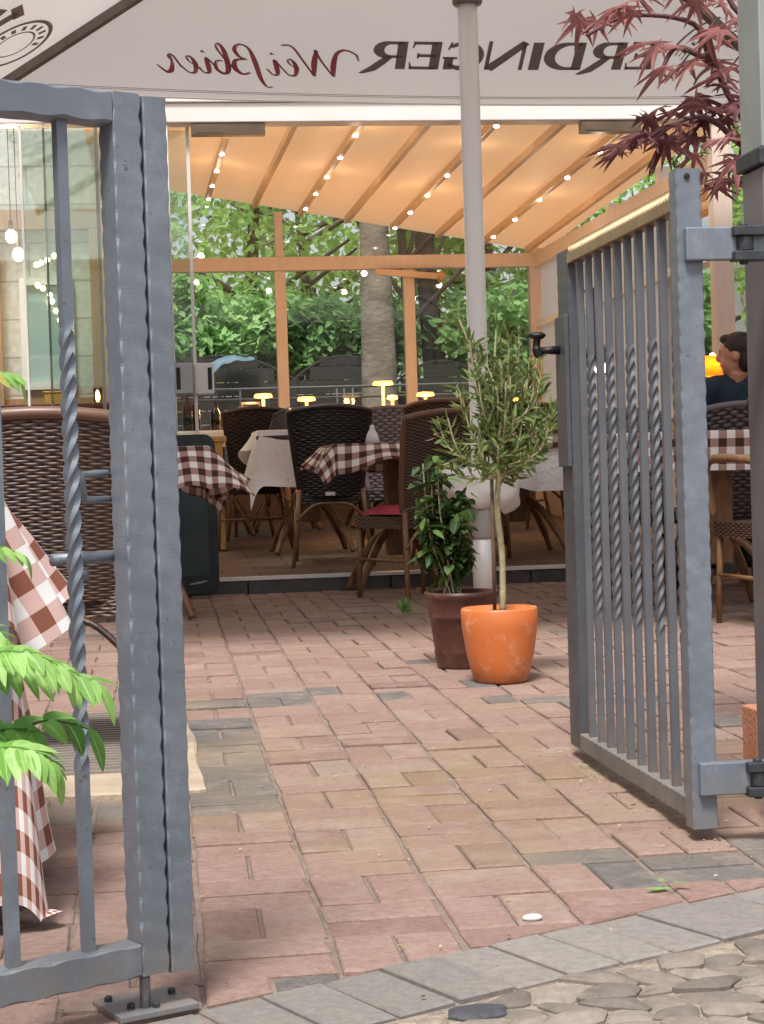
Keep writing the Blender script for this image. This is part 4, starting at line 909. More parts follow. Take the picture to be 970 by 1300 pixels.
def mleaf(mb, p, d, n, r):
    d = d.normalized(); s_ = d.cross(n).normalized(); n = s_.cross(d)
    vs = [p]; fs = []
    tips = [(-128, .45), (-82, .72), (-40, .92), (0, 1.0), (40, .92), (82, .72), (128, .45)]; ring = []
    for i, (a, l) in enumerate(tips):
        l *= R.uniform(.85, 1.1); a += R.uniform(-5, 5)
        for da, k_ in ((-9, .5), (-3, .76), (0, 1), (3, .76), (9, .5)): ring.append((a+da, l*k_))
        if i < 6: ring.append(((a+tips[i+1][0])/2, .27))
    for a, l in ring:
        q = p+(d*math.cos(rad(a))+s_*math.sin(rad(a)))*r*l-n*(l*l*r*.35); vs.append(q)
    fs = [(0, i, i+1) for i in range(1, len(ring))]
    mb.add(vs, fs)
ma, mb_ = MB(), MB()
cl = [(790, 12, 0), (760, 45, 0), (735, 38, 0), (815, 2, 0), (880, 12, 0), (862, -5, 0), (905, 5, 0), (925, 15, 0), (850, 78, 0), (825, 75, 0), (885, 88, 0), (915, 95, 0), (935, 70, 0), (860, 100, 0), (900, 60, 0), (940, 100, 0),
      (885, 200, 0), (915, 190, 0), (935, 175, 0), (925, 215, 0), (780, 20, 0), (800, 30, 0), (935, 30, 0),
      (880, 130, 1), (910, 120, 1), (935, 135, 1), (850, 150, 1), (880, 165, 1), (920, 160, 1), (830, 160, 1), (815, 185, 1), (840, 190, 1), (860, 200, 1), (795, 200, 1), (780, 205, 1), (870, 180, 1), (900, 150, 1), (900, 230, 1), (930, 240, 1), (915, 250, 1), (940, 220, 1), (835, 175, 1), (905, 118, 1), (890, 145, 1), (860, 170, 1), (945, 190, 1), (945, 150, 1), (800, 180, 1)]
for px, py, dk in cl:
    for _ in range(2):
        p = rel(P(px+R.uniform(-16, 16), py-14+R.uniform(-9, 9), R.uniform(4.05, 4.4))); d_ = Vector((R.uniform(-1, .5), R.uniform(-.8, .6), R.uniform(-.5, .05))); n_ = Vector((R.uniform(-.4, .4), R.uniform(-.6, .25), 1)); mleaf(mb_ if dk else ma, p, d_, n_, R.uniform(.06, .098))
for _ in range(120):
    p = rel((R.uniform(1.5, 2.8), R.uniform(3.9, 5.2), R.uniform(1.6, 2.9)))
    q = p+Vector(mp.location); 
    if q.x/q.y < .40: continue
    mleaf(ma, p, Vector((R.uniform(-1, 1), R.uniform(-1, 1), -.4)), Vector((R.uniform(-.4, .4), R.uniform(-.4, .4), 1)), .09)
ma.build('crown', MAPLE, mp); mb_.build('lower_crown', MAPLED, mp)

# ------------------------------------------------------------------ chairs, tables, cloths
def make_chair(label, wk, lg, cushion=True, arms=False, bh=.97, w0=.17, w1=.235):
    t_ = thing('wicker_chair', label, 'chair', (0, 0, 0), 0, 'wicker chairs of the beer garden')
    s = MB()                                                     # seat box, faces +y
    def top(u, v): return (-.21+.42*u, -.2+.42*v, .42+.012*math.sin(math.pi*u)*math.sin(math.pi*v))
    s.grid(top, 6, 6, lambda a, c: (a*.42, c*.42))
    ring = [(-.21, -.2), (.21, -.2), (.21, .22), (-.21, .22)]
    for i in range(4):
        a, c = ring[i], ring[(i+1) % 4]; s.grid(lambda u, v, a=a, c=c: (a[0]+(c[0]-a[0])*u, a[1]+(c[1]-a[1])*u, .36+.06*v), 6, 1, lambda a_, c_: (a_*.42, c_*.06))
    s.build('seat', wk, t_)
    def bk(off):
        def f(u, v):
            z = .40+(bh-.40)*v; hw = w0+(w1-w0)*v**.8; x = (2*u-1)*hw
            z += .03*(1-(2*u-1)**2)*v**3
            return (x, -.205-.13*v**1.2-off+.05*(2*u-1)**2, z)
        return f
    s = MB(); uvf = lambda a, c: ((a-.5)*(.38+.1*c), c*.56)
    s.grid(bk(.0), 10, 14, uvf, 0, True); s.grid(bk(.022), 10, 14, uvf, 0)
    bo = s.build('backrest', wk, t_, True)
    f = bk(.011); rim = [f(0, v/12) for v in range(13)] + [f(u/10, 1) for u in range(1, 11)] + [f(1, 1-v/12) for v in range(1, 13)]
    s = MB(); s.tube(rim, .0165, 8); s.build('rim', wk if lg is DARKLEG else lg if False else wk, bo, True)
    for sx in (-1, 1):
        s = MB(); s.tube([(sx*.185, -.2, .44), (sx*.2, -.225, .22), (sx*.232, -.275, 0)], [.015, .014, .012], 10); s.build('leg', lg, t_, True)
        s = MB(); s.tube([(sx*.19, .2, .42), (sx*.2, .215, 0)], [.015, .012], 10); s.build('leg', lg, t_, True)
    s = MB(); s.tube(spline([(-.205, -.235, .26), (-.11, -.21, .345), (0, -.205, .36), (.11, -.21, .345), (.205, -.235, .26)], 6), .009, 8); s.build('brace', lg, t_, True)
    for sx in (-1, 1):
        s = MB(); s.tube([(sx*.2, -.23, .2), (sx*.197, .21, .2)], .009, 8); s.build('stretcher', lg, t_, True)
    if cushion:
        s = MB(); s.grid(lambda u, v: (-.2+.4*u, -.19+.4*v, .43+.045*(1-(2*u-1)**6)*(1-(2*v-1)**6)), 12, 12); s.build('cushion', CUSH, t_, True)
    if arms:
        for sx in (-1, 1):
            s = MB(); s.tube(spline([(sx*.225, -.27, .66), (sx*.25, 0, .68), (sx*.245, .2, .65), (sx*.21, .22, .44)], 6), .017, 8); s.build('arm', lg, t_, True)
    return t_
def place(t_, x, y, rz, z=None):
    t_.location = (x, y, gz(y) if z is None else z); t_.rotation_euler.z = rad(rz); return t_
def chair_copy(src, label, x, y, rz, z=None):
    c = copy_tree(src); c['label'] = label; return place(c, x, y, rz, z)
def make_table(label, w=.7, d=.7, h=.76, lg=BAMBOO):
    t_ = thing('cafe_table', label, 'table', (0, 0, 0), 0, 'beer garden tables')
    s = MB(); s.box((-w/2, -d/2, h-.03), (w/2, d/2, h)); s.build('tabletop', DARKLEG, t_, bevel=.006)
    s = MB(); s.box((-.06, -.06, .2), (.06, .06, h-.031)); s.build('column', lg, t_, bevel=.01)
    for a in (45, 135, 225, 315):
        c, q = math.cos(rad(a)), math.sin(rad(a)); s = MB(); s.tube(spline([(c*.05, q*.05, .34), (c*.16, q*.16, .27), (c*.28, q*.28, .12), (c*.34, q*.34, .012)], 6), [.022]*13+[.018]*6, 8); s.build('foot', lg, t_, True)
    return t_
def table_copy(src, label, x, y, rz, z=None):
    c = copy_tree(src); c['label'] = label; return place(c, x, y, rz, z)
def cloth(name, label, x, y, z, hw, hd, ov, rz, mt, uo=(0, 0), flare=.25, rip=.25, kk=14, zmin=None, seed=0, crot=0, n=64, turn=0):
    mb = MB(); Hx, Hy = hw+ov, hd+ov; ct, st = math.cos(rad(turn)), math.sin(rad(turn))
    def fn(a, c):
        u0, v0 = (2*a-1)*Hx, (2*c-1)*Hy; u, v = u0*ct-v0*st, u0*st+v0*ct
        qx, qy = max(-hw, min(hw, u)), max(-hd, min(hd, v)); ox, oy = u-qx, v-qy; L_ = math.hypot(ox, oy)
        if L_ < 1e-6: return (u, v, z+.004+.0015*noise.noise(Vector((u*9, v*9, seed))))
        dx, dy = ox/L_, oy/L_
        par = (qy*dx-qx*dy)*kk + 3*math.atan2(dy, dx) + seed
        hang = max(0, L_-.015); fl_ = flare*(1+rip*2.2*math.sin(par)+.3*noise.noise(Vector((u*4, v*4, seed))))
        fl_ = max(.03, fl_); out = .012*(1-math.exp(-L_/.01)) + hang*min(.9, fl_); dz = math.sqrt(max(0, hang*hang-(hang*min(.9, fl_))**2))
        zz = z+.004-dz; X, Y = qx+dx*out, qy+dy*out
        X += -dy*.02*math.sin(par*1.3)*min(1, hang*4); Y += dx*.02*math.sin(par*1.3)*min(1, hang*4)
        if zmin is not None and zz < zmin:
            ex = zmin-zz; X += dx*ex*.12; Y += dy*ex*.12; zz = zmin+.012*abs(math.sin(par*2))
        return (X, Y, zz)
    mb.grid(fn, n, n, lambda a, c: ((a*2-1)*Hx+uo[0]+9, (c*2-1)*Hy+uo[1]+9))
    o = mb.build(name, mt, None, True); o.location = (x, y, 0); o.rotation_euler.z = rad(rz)
    return tag(o, label, 'tablecloth', 'cloths on the beer garden tables')

# table by the closed gate, two checked cloths
TA = place(make_table('cafe table hidden under the long brown checked cloths by the closed gate', .7, .7, .745), -.68, 3.33, 10)
cloth('tablecloth', 'brown and white checked overlay cloth with a drooping corner by the closed gate', -.68, 3.33, gz(3.5)+.752, .35, .35, .33, 10, GING, (0, 0), .26, .65, 13, None, 1.0, n=130)
cloth('tablecloth', 'long brown and white checked cloth reaching the paving by the closed gate', -.68, 3.33, gz(3.5)+.746, .35, .35, .73, 10, GING, (.02, .01), .05, 1.2, 11, gz(3.3)+.012, 2.6, n=150)
CH1 = place(make_chair('large brown wicker chair seen between the bars of the closed gate', WICK1, DARKLEG, False, False, .835, .21, .27), -.245, 4.75, -4)
# second table beyond the stile
TB = table_copy(TA, 'cafe table with a hanging checked corner beside the dark menu board', -.06, 8.55, 0)
cloth('tablecloth', 'brown checked cloth hanging beside the dark menu board', -.06, 8.55, gz(8.55)+.79, .33, .33, .26, 0, GING2, (.01, 0), .35, .5, 9, None, 4.1)
# chairs and tables at the opening
CH2 = place(make_chair('dark wicker chair turned away on the threshold, white tag below its back', WICK2, BAMBOO, True, False, .885), 1.06, 10.62, -3, fl(10.6))
s = MB(); s.box((-.035, -.262, .405), (.02, -.258, .425)); s.build('tag', PORC, CH2)
CH3 = place(make_chair('dark brown wicker chair outside the step with a red cushion', WICK1, BAMBOO, True, False, .90), 1.33, 9.1, 26)
TC = table_copy(TA, 'cafe table just outside the step between the two brown wicker chairs', 1.30, 9.48, 0)
cloth('tablecloth', 'dark checked cloth on the table just outside the step', 1.30, 9.48, gz(9.3)+.785, .35, .35, .17, 0, GING2, (0, 0), .4, .5, 9, None, .6)
TD = table_copy(TA, 'cafe table under white linen behind the chair on the threshold', 1.02, 11.45, 0, fl(11.45))
cloth('tablecloth', 'plain white linen cloth with a long hanging corner behind the threshold chair', 1.02, 11.45, fl(11.45)+.765, .33, .33, .36, 0, LINEN, (0, 0), .14, .5, 8, None, 3.3, n=90)
cloth('tablecloth', 'short white linen overlay folded back over the table behind the threshold chair', 1.02, 11.45, fl(11.45)+.775, .33, .33, .16, 0, LINEN, (0, 0), .3, .5, 8, None, 5.0, turn=12, n=90)
chair_copy(CH2, 'dark wicker chair standing inside left of the threshold chair', .80, 12.9, -6, fl(12.9)-.0)
CHG = place(make_chair('grey wicker chair facing out beside the checked table at the step', WICK3, DARKLEG, False, False, .89), 1.50, 10.75, 178, fl(10.75))
TE = table_copy(TA, 'cafe table with layered cloths inside the opening behind the olive tree', 2.22, 10.75, 0, fl(10.75))
cloth('tablecloth', 'white linen cloth hanging in points behind the olive tree', 2.22, 10.75, fl(10.75)+.765, .36, .36, .40, 0, LINEN, (0, 0), .2, .6, 8, None, 1.9)
cloth('tablecloth', 'checked overlay cloth on the white linen behind the olive tree', 2.22, 10.75, fl(10.75)+.777, .36, .36, .16, 0, GING2, (0, 0), .3, .3, 8, None, 2.2)
chair_copy(CH3, 'brown wicker chair behind the pole with its leg on the threshold', 1.83, 10.45, -30, fl(10.45))
chair_copy(CH2, 'dark wicker chair at the far side of the layered-cloth table', 2.5, 11.6, 170, fl(11.6))
chair_copy(CH2, 'dark wicker chair by the corner post behind the olive tree', 2.62, 13.0, 150, fl(13.0))
chair_copy(CH2, 'dark wicker chair facing out beside the white linen table', .62, 12.0, 100, fl(12.0))
# candle-lit table by the oak leg
TW = thing('oak_table', 'light oak table with a white cloth beside the menu board', 'table', (.12, 12.2, fl(12.2)))
for sx in (-1, 1):
    for sy in (-1, 1): s = MB(); s.box((sx*.33-.045, sy*.3-.045, 0), (sx*.33+.045, sy*.3+.045, .70)); s.build('leg', OAK, TW, bevel=.004)
s = MB(); s.box((-.4, -.36, .701), (.4, .36, .74)); s.build('tabletop', OAK, TW, bevel=.005)
s = MB(); s.box((-.37, -.352, .58), (.37, -.34, .699)); s.build('apron', OAK, TW)
TF = table_copy(TA, 'cafe table under white linen lit by candles in the corner of the room', .50, 13.2, 0, fl(13.2))
cloth('tablecloth', 'white linen cloth glowing in candlelight beside the oak table', .50, 13.2, fl(13.2)+.765, .35, .35, .14, 0, LINEN, (0, 0), .2, .3, 8, None, 7)
for i, (bx, by) in enumerate(((.30, 13.0), (.36, 13.1), (.50, 13.05))):
    s = MB(); hh = (.25, .27, .22)[i]; s.lathe([(.033, 0), (.036, .005), (.036, hh*.6), (.014, hh*.78), (.013, hh), (.0, hh)], 16, (0, 0, 0)); o = s.build('bottle', BOTTLE, smooth=True, loc=(bx, by, fl(13.2)+.771)); tag(o, ('dark bottle at the oak table side of the candle-lit cloth', 'tallest dark bottle on the candle-lit white cloth', 'shortest dark bottle on the candle-lit white cloth')[i], 'bottle', 'bottles on the candle-lit table')
# glowing table lamps at the back
def table_lamp(label, x, y, z, h, sc_=1):
    t_ = thing('table_lamp', label, 'table lamp', (x, y, z), 0, 'small glowing table lamps')
    s = MB(); s.lathe([(.045*sc_, 0), (.045*sc_, .012), (.012, .016)], 20); s.build('base', WHITEM, t_, True)
    s = MB(); s.lathe([(.011, .016), (.011, h-.03)], 12); s.build('stem', LAMPG, t_, True)
    s = MB(); s.lathe([(.02, h-.035), (.068*sc_, h-.028), (.07*sc_, h-.02), (.06*sc_, h), (.0, h+.004)], 24); s.build('shade', LAMPG, t_, True)
    ld = bpy.data.lights.new('lamp_light', 'POINT'); ld.energy = 2.5; ld.color = (1, .6, .28); ld.shadow_soft_size = .05
    lo = bpy.data.objects.new('lamp_light', ld); col.objects.link(lo); lo.location = (x, y-.1, z+h-.06)
backt = []
for x, y, lab in ((1.02, 13.6, 'cafe table with two glowing lamps before the back mullion'), (1.75, 13.7, 'cafe table with the tallest glowing lamp before the thick trunk'), (2.35, 13.7, 'cafe table with glowing lamps behind the olive tree')):
    backt.append(table_copy(TA, lab, x, y, 0, fl(y)))
    cloth('tablecloth', 'white linen cloth on the ' + lab.split('with ')[0] + ('beneath two lamps' if x < 1.5 else 'beneath the tallest lamp' if x < 2 else 'at the back behind the olive tree'), x, y, fl(y)+.765, .33, .33, .1, 0, LINEN, (0, 0), .2, .3, 8, None, x)
def lampat(label, px, py, y, sc_=1):
    p = P(px, py, y); z0 = fl(13.7)+.772; table_lamp(label, p.x, y, z0, max(.1, p.z-z0), sc_)
lampat('slim glowing lamp on the back table, between lantern and mullion', 334, 500, 13.55)
lampat('glowing lamp on the back table, just past the mullion', 389, 504, 13.6)
lampat('tallest glowing lamp, before the thick pale trunk', 486, 484, 13.7, 1.15)
lampat('small glowing lamp beside the tallest one', 498, 502, 13.62, .6)
lampat('glowing lamp half hidden by the olive leaves', 540, 498, 13.7)
lampat('glowing lamp behind the olive tree by the corner post', 662, 505, 13.7)
# lantern with candle
lt = thing('candle_lantern', 'square glowing candle lantern on the white corner table', 'lantern', (P(318, 520, 13.3).x, 13.3, fl(13.2)+.771))
s = MB(); s.box((-.07, -.07, 0), (.07, .07, .02)); s.box((-.07, -.07, .19), (.07, .07, .205))
for sx in (-1, 1):
    for sy in (-1, 1): s.box((sx*.064-.006, sy*.064-.006, .0205), (sx*.064+.006, sy*.064+.006, .1895))
s.build('frame', DARKLEG, lt); s = MB(); s.lathe([(.028, .021), (.028, .11), (.0, .112)], 14); s.build('candle', LAMPG, lt, True); s = MB(); s.ball((0, 0, .135), (.013, .013, .022)); s.build('flame', CANDLE, lt, True)
ld = bpy.data.lights.new('candle_light', 'POINT'); ld.energy = 5; ld.color = (1, .55, .22); ld.shadow_soft_size = .04
lo = bpy.data.objects.new('candle_light', ld); col.objects.link(lo); lo.location = (lt.location.x, 13.15, lt.location.z+.22)
# folded napkin and cup on the outer table
s = MB(); s.lathe([(.0, 0), (.042, .0), (.03, .05), (.012, .085), (.012, .1), (.0, .104)], 14); o = s.build('napkin', LINEN, smooth=True, loc=(1.2, 9.62, gz(9.3)+.79)); tag(o, 'white napkin folded to a cone on the checked table at the step', 'napkin')
# menu board
mbq = thing('menu_board', 'dark rounded menu board leaning at the step beside the glass door', 'menu board', (.075, 9.62, gz(9.62)), rad(-3))
def rrect(mb, x0, x1, z0, z1, r, y0, y1):
    pts = []
    for cx, cz, a in ((x1-r, z0+r, -90), (x1-r, z1-r, 0), (x0+r, z1-r, 90), (x0+r, z0+r, 180)):
        for q in range(6): pts.append((cx+r*math.cos(rad(a+18*q)), cz+r*math.sin(rad(a+18*q))))
    n = len(pts); mb.add([(x, y0, z) for x, z in pts]+[(x, y1, z) for x, z in pts], [tuple(range(n)), tuple(range(2*n-1, n-1, -1))]+[((i+1) % n, i, n+i, n+(i+1) % n) for i in range(n)])
s = MB(); rrect(s, -.29, .285, .02, .865, .06, -.02, .02); s.build('frame', BOARD, mbq, bevel=.004)
s = MB(); s.box((-.24, -.024, .12), (.235, -.0205, .79)); s.build('panel', BOARDP, mbq)
s = MB(); 
for k_ in range(3): s.bar((.13+.02*k_, -.022, .076+.004*k_), (.2+.01*k_, -.022, .084+.003*k_), .003, .007)
s.build('chalk_mark', mat('chalk grey', hexl('9aa4a6'), hexl('a8b0b2'), 20, .9), mbq)

# right hand seating behind the open leaf
TG = make_table('long cafe table with a checked cloth behind the open gate bars', 1.15, .62, .75); place(TG, 2.52, 7.85, 0)
cloth('tablecloth', 'brown checked cloth on the long table behind the open gate bars', 2.52, 7.85, gz(7.85)+.79, .575, .31, .19, 0, GING2, (0, .02), .2, .35, 9, None, 9.2)
chair_copy(CHG, 'grey wicker chair facing out beyond the long table, seen between the gate bars', 2.36, 8.55, 180)
CHP = chair_copy(CHG, 'grey wicker chair on which the dark-haired man sits', 2.86, 8.72, 0)
CHA = place(make_chair('cane armchair with a brown seat just behind the gate post', WICK1, BAMBOO, False, True, .60, .2, .24), 2.55, 7.05, 8)
# handbag
hb = MB(); hb.grid(lambda u, v: (2.72+.13*math.sin(math.pi*(v*.98+.01))**.6*math.cos(2*math.pi*u), 7.62+.06*math.sin(math.pi*(v*.98+.01))**.6*math.sin(2*math.pi*u), gz(7.85)+.797+.2*v), 20, 10); hb.tube(spline([(2.64, 7.62, 1.03), (2.68, 7.62, 1.12), (2.77, 7.62, 1.12), (2.8, 7.62, 1.03)], 6), .008, 6)
o = hb.build('handbag', mat('black leather', hexl('1d1a1a'), hexl('2a2626'), 20, .4), smooth=True); tag(o, 'black handbag standing on the long checked table', 'handbag')
# twin bulb lamp
tl = thing('bulb_lamp', 'grey shaded lamp with two glowing bulbs above the long checked table', 'lamp', P(757, 452, 9.2))
s = MB(); s.lathe([(.05, -.02), (.06, -.03), (.045, .06), (.01, .075), (.0, .076)], 20); s.build('shade', GATE_DK, tl, True)
for dx, dz in ((-.02, -.07), (.03, -.055)): s = MB(); s.lathe([(.0, -.04), (.014, -.03), (.017, 0), (.01, .03)], 12, (dx, 0, dz)); s.build('bulb', BULB, tl, True)
s = MB(); s.tube([(0, 0, .07), (.0, 0, .07+.28), (.0, .35, .36)], .008, 8); s.tube([(0, .35, .36), (0, .35, gz(9)-P(757, 452, 9.2).z)], .016, 8); s.build('stand', GATE_DK, tl)
# man on the grey chair
def remesh(o, vs=.012, sm=3):
    r_ = o.modifiers.new('remesh', 'REMESH'); r_.mode = 'VOXEL'; r_.voxel_size = vs; r_.use_smooth_shade = True
    if sm: q = o.modifiers.new('smooth', 'SMOOTH'); q.iterations = sm; q.factor = .5
    return o
HP = P(935, 452, 8.7); pr_ = thing('person', 'dark-haired man in a navy shirt sitting with his head turned aside', 'person', (HP.x, HP.y, gz(8.7)), 0)
hz = (HP.z-gz(8.7))/.88; pr_.scale = (.88, .88, .88); ha = rad(148)          # head faces mostly -x
def HR(x, y, z): return Vector((x*math.cos(ha)-y*math.sin(ha), x*math.sin(ha)+y*math.cos(ha), hz+z))
bd = MB()
def eb(mb, c, r, yaw_=0): 
    t0 = MB(); t0.ball((0, 0, 0), r, 16, 12); mm_ = Matrix.Translation(c) @ Matrix.Rotation(yaw_, 4, 'Z'); mb.add([mm_ @ Vector(v) for v in t0.v], t0.f)
def cap(mb, pts, rs):
    q = spline([tuple(p)+(r_,) for p, r_ in zip(pts, rs)], 6); mb.tube([p[:3] for p in q], [p[3] for p in q], 14)
eb(bd, HR(0, 0, .03), (.095, .073, .09), ha); eb(bd, HR(.03, 0, -.035), (.062, .056, .075), ha); eb(bd, HR(.055, 0, -.08), (.03, .03, .022), ha)
cap(bd, [HR(.095, 0, .025), HR(.108, 0, -.012), HR(.092, 0, -.022)], [.009, .014, .011]); eb(bd, HR(.088, 0, -.05), (.014, .02, .007), ha); eb(bd, HR(.09, 0, .035), (.012, .04, .01), ha)
for sg in (-1, 1): eb(bd, HR(-.012, sg*.074, -.005), (.018, .008, .032), ha)
nk = HR(-.01, 0, -.08); sh = Vector((.02, .03, hz-.22)); pel = Vector((.06, -.0, .5))
cap(bd, [nk, Vector((.01, .02, hz-.15)), sh], [.056, .06, .09]); cap(bd, [sh, Vector((.04, .02, .8)), pel], [.14, .15, .16])
for sg in (-1, 1):
    s0 = sh+Vector((sg*.17, 0, .02)); el_ = s0+Vector((sg*.05, .12, -.26)); wr_ = el_+Vector((-sg*.12, .24, -.02)); cap(bd, [sh+Vector((sg*.08, 0, .02)), s0, el_, wr_, wr_+Vector((-sg*.03, .09, 0))], [.07, .06, .045, .032, .03])
    for k_ in range(4): cap(bd, [wr_+Vector((-sg*.03+(k_-1.5)*.019, .08, 0)), wr_+Vector((-sg*.035+(k_-1.5)*.02, .14, .005)), wr_+Vector((-sg*.035+(k_-1.5)*.02, .165-.006*abs(k_-1), -.012))], [.009, .008, .007])
    cap(bd, [wr_+Vector((-sg*.05, .04, 0)), wr_+Vector((-sg*.075, .09, .0))], [.011, .008])
    kn = Vector((.06+sg*.13, .42, .5)); cap(bd, [pel+Vector((sg*.09, 0, 0)), kn, Vector((.06+sg*.13, .44, .08)), Vector((.06+sg*.13, .56, .045))], [.09, .062, .045, .04])
remesh(bd.build('body', SKIN, pr_), .009, 2)
hr = MB(); eb(hr, HR(-.016, 0, .052), (.098, .081, .087), ha); eb(hr, HR(-.058, 0, -.012), (.054, .068, .085), ha); eb(hr, HR(.05, 0, .098), (.045, .055, .028), ha)
[eb(hr, HR(.02-.11*R.random(), R.uniform(-.06, .06), .06+.06*R.random()), (.03, .012, .012), ha) for _ in range(26)]; remesh(hr.build('hair', HAIR, pr_), .006, 1)
sh_ = MB(); cap(sh_, [Vector((.005, .02, hz-.115)), sh+Vector((0, 0, .05)), Vector((.04, .02, .8)), pel], [.075, .155, .168, .175])
for sg in (-1, 1):
    s0 = sh+Vector((sg*.17, 0, .02)); el_ = s0+Vector((sg*.05, .12, -.26)); wr_ = el_+Vector((-sg*.12, .24, -.02)); cap(sh_, [sh+Vector((sg*.06, 0, .02)), s0, el_, el_.lerp(wr_, .5)], [.09, .075, .06, .05])
remesh(sh_.build('shirt', SHIRT, pr_), .012, 3)
tr_ = MB()
for sg in (-1, 1):
    kn = Vector((.06+sg*.13, .42, .5)); cap(tr_, [pel+Vector((sg*.06, 0, 0)), kn, Vector((.06+sg*.13, .44, .1))], [.12, .08, .062])
remesh(tr_.build('trousers', JEANS, pr_), .014, 2)
lc = thing('candle_lantern', 'glowing candle glass on the table in front of the seated man', 'lantern', P(905, 466, 9.3))
s = MB(); s.lathe([(.0, -.05), (.05, -.05), (.055, .0), (.05, .06), (.047, .06), (.05, 0), (.045, -.04)], 20, cap=False); s.lathe([(.06, -.41), (.06, -.40), (.012, -.39), (.012, -.052)], 16); s.build('glass_cup', sheer('amber glass', (.9, .5, .12), (.92, .58, .18), 10, .75), lc, True); s = MB(); s.ball((0, 0, .03), (.026, .026, .045)); s.build('flame', CANDLE, lc, True)
TH = table_copy(TA, 'cafe table with the amber candle glass beyond the seated man', lc.location.x-.02, 9.32, 0)
TH.scale.z = (lc.location.z-.412-gz(9.32))/.745

# ------------------------------------------------------------------ restaurant building seen through the glass
rb_ = thing('restaurant_building', 'cream stone restaurant wall with wooden posts seen through the glass doors', 'building', (0, 12.6, 0))
s = MB(); s.box((-4, 0, 0), (-.22, .25, 3.6)); s.build('wall', CREAM, rb_)
s = MB(); s.box((-4.4, -8.6, -.1), (-4.05, 8, 7.5)); s.build('side_wall', CREAM, rb_)
s = MB(); s.box((-4, -.03, .15), (-.23, -.002, 1.28)); s.build('wainscot', WAINS, rb_)
s = MB(); s.box((-4, -.09, 2.42), (-.2, -.003, 2.56)); s.build('beam', WAINS, rb_, bevel=.006)
for x in (-1.0, -.28):
    s = MB(); s.box((x-.06, -.1, .15), (x+.06, -.031, 2.419)); s.build('post', WAINS, rb_, bevel=.005)
wn = MB(); wn.box((-.82, -.05, 1.34), (-.78, -.004, 2.1)); wn.box((-.5, -.05, 1.34), (-.46, -.004, 2.1)); wn.box((-.78, -.05, 1.34), (-.5, -.004, 1.39)); wn.box((-.78, -.05, 2.05), (-.5, -.004, 2.1)); wo = wn.build('window', WHITEM, rb_)
s = MB(); s.box((-.779, -.02, 1.391), (-.501, -.012, 2.049)); s.build('window_pane', mat('pale blue pane', hexl('a9bfc2'), hexl('bccfd0'), 3, .1), wo)
sb = thing('sideboard', 'dark sideboard behind the big wicker chair', 'sideboard', (-.62, 11.6, fl(11.6)))
s = MB(); s.box((-.4, -.2, .05), (.4, .2, .95)); s.build('body', DARKLEG, sb, bevel=.006); s = MB(); s.box((-.42, -.22, .951), (.42, .22, .98)); s.build('top', DARKLEG, sb, bevel=.004)
s = MB(); s.box((-.09, -.08, 0), (.09, .08, .07)); s.box((-.095, -.085, .0705), (.095, .085, .085)); o = s.build('storage_box', YELLOW, bevel=.006, loc=(P(75, 500, 11.6).x, 11.6, fl(11.6)+.981)); tag(o, 'small yellow lidded box on the dark sideboard', 'box')
cg = thing('candle_glass', 'small candle glass glowing at the end of the sideboard', 'candle', (P(124, 500, 11.55).x, 11.55, fl(11.6)+.981))
s = MB(); s.lathe([(.025, 0), (.03, .1), (.028, .1), (.022, .01)], 14, cap=False); s.build('glass', GLASS, cg, True); s = MB(); s.ball((0, 0, .05), (.016, .016, .04)); s.build('flame', CANDLE, cg, True)
# pendant bulbs and a bulb string
for i, (px, py) in enumerate(((14, 300), (23, 323))):
    t_ = thing('pendant_lamp', ('upper', 'lower')[i]+' of two bright bare bulbs hanging behind the glass doors', 'lamp', P(px, py, 11.9), 0, 'bare pendant bulbs')
    s = MB(); s.ball((0, 0, 0), (.035, .035, .045)); s.build('bulb', BULB, t_, True); s = MB(); s.tube([(0, 0, .04), (0, 0, .1)], .014, 10); s.build('socket', BLACK, t_); s = MB(); s.tube([(0, 0, .1), (0, 0, 3.5-t_.location.z)], .003, 6); s.build('cable', BLACK, t_)
    ld = bpy.data.lights.new('bulb_light', 'POINT'); ld.energy = 6; ld.color = (1, .7, .4); ld.shadow_soft_size = .04; lo = bpy.data.objects.new('bulb_light', ld); col.objects.link(lo); lo.location = t_.location+Vector((0, -.06, 0))
for lab, pts, nb in (('drooping string of small warm bulbs, the longer one', [(48, 362), (62, 372), (68, 388), (76, 406)], 6), ('short string of small warm bulbs under the cream wall', [(46, 336), (60, 330), (76, 320)], 5)):
    t_ = thing('light_string', lab, 'light string', P(pts[0][0], pts[0][1], 12.0), 0, 'strings of bulbs'); q = [P(x, y, 12.0)-Vector(t_.location) for x, y in pts]; q = [Vector(p) for p in spline(q, 6)]
    s = MB(); s.tube([p+Vector((0, 0, .018)) for p in q], .003, 5); s.build('cord', BLACK, t_)
    for k_ in range(nb): s = MB(); s.ball(q[int(k_*(len(q)-1)/(nb-1))], .017); s.build('bulb', BULB, t_, True)

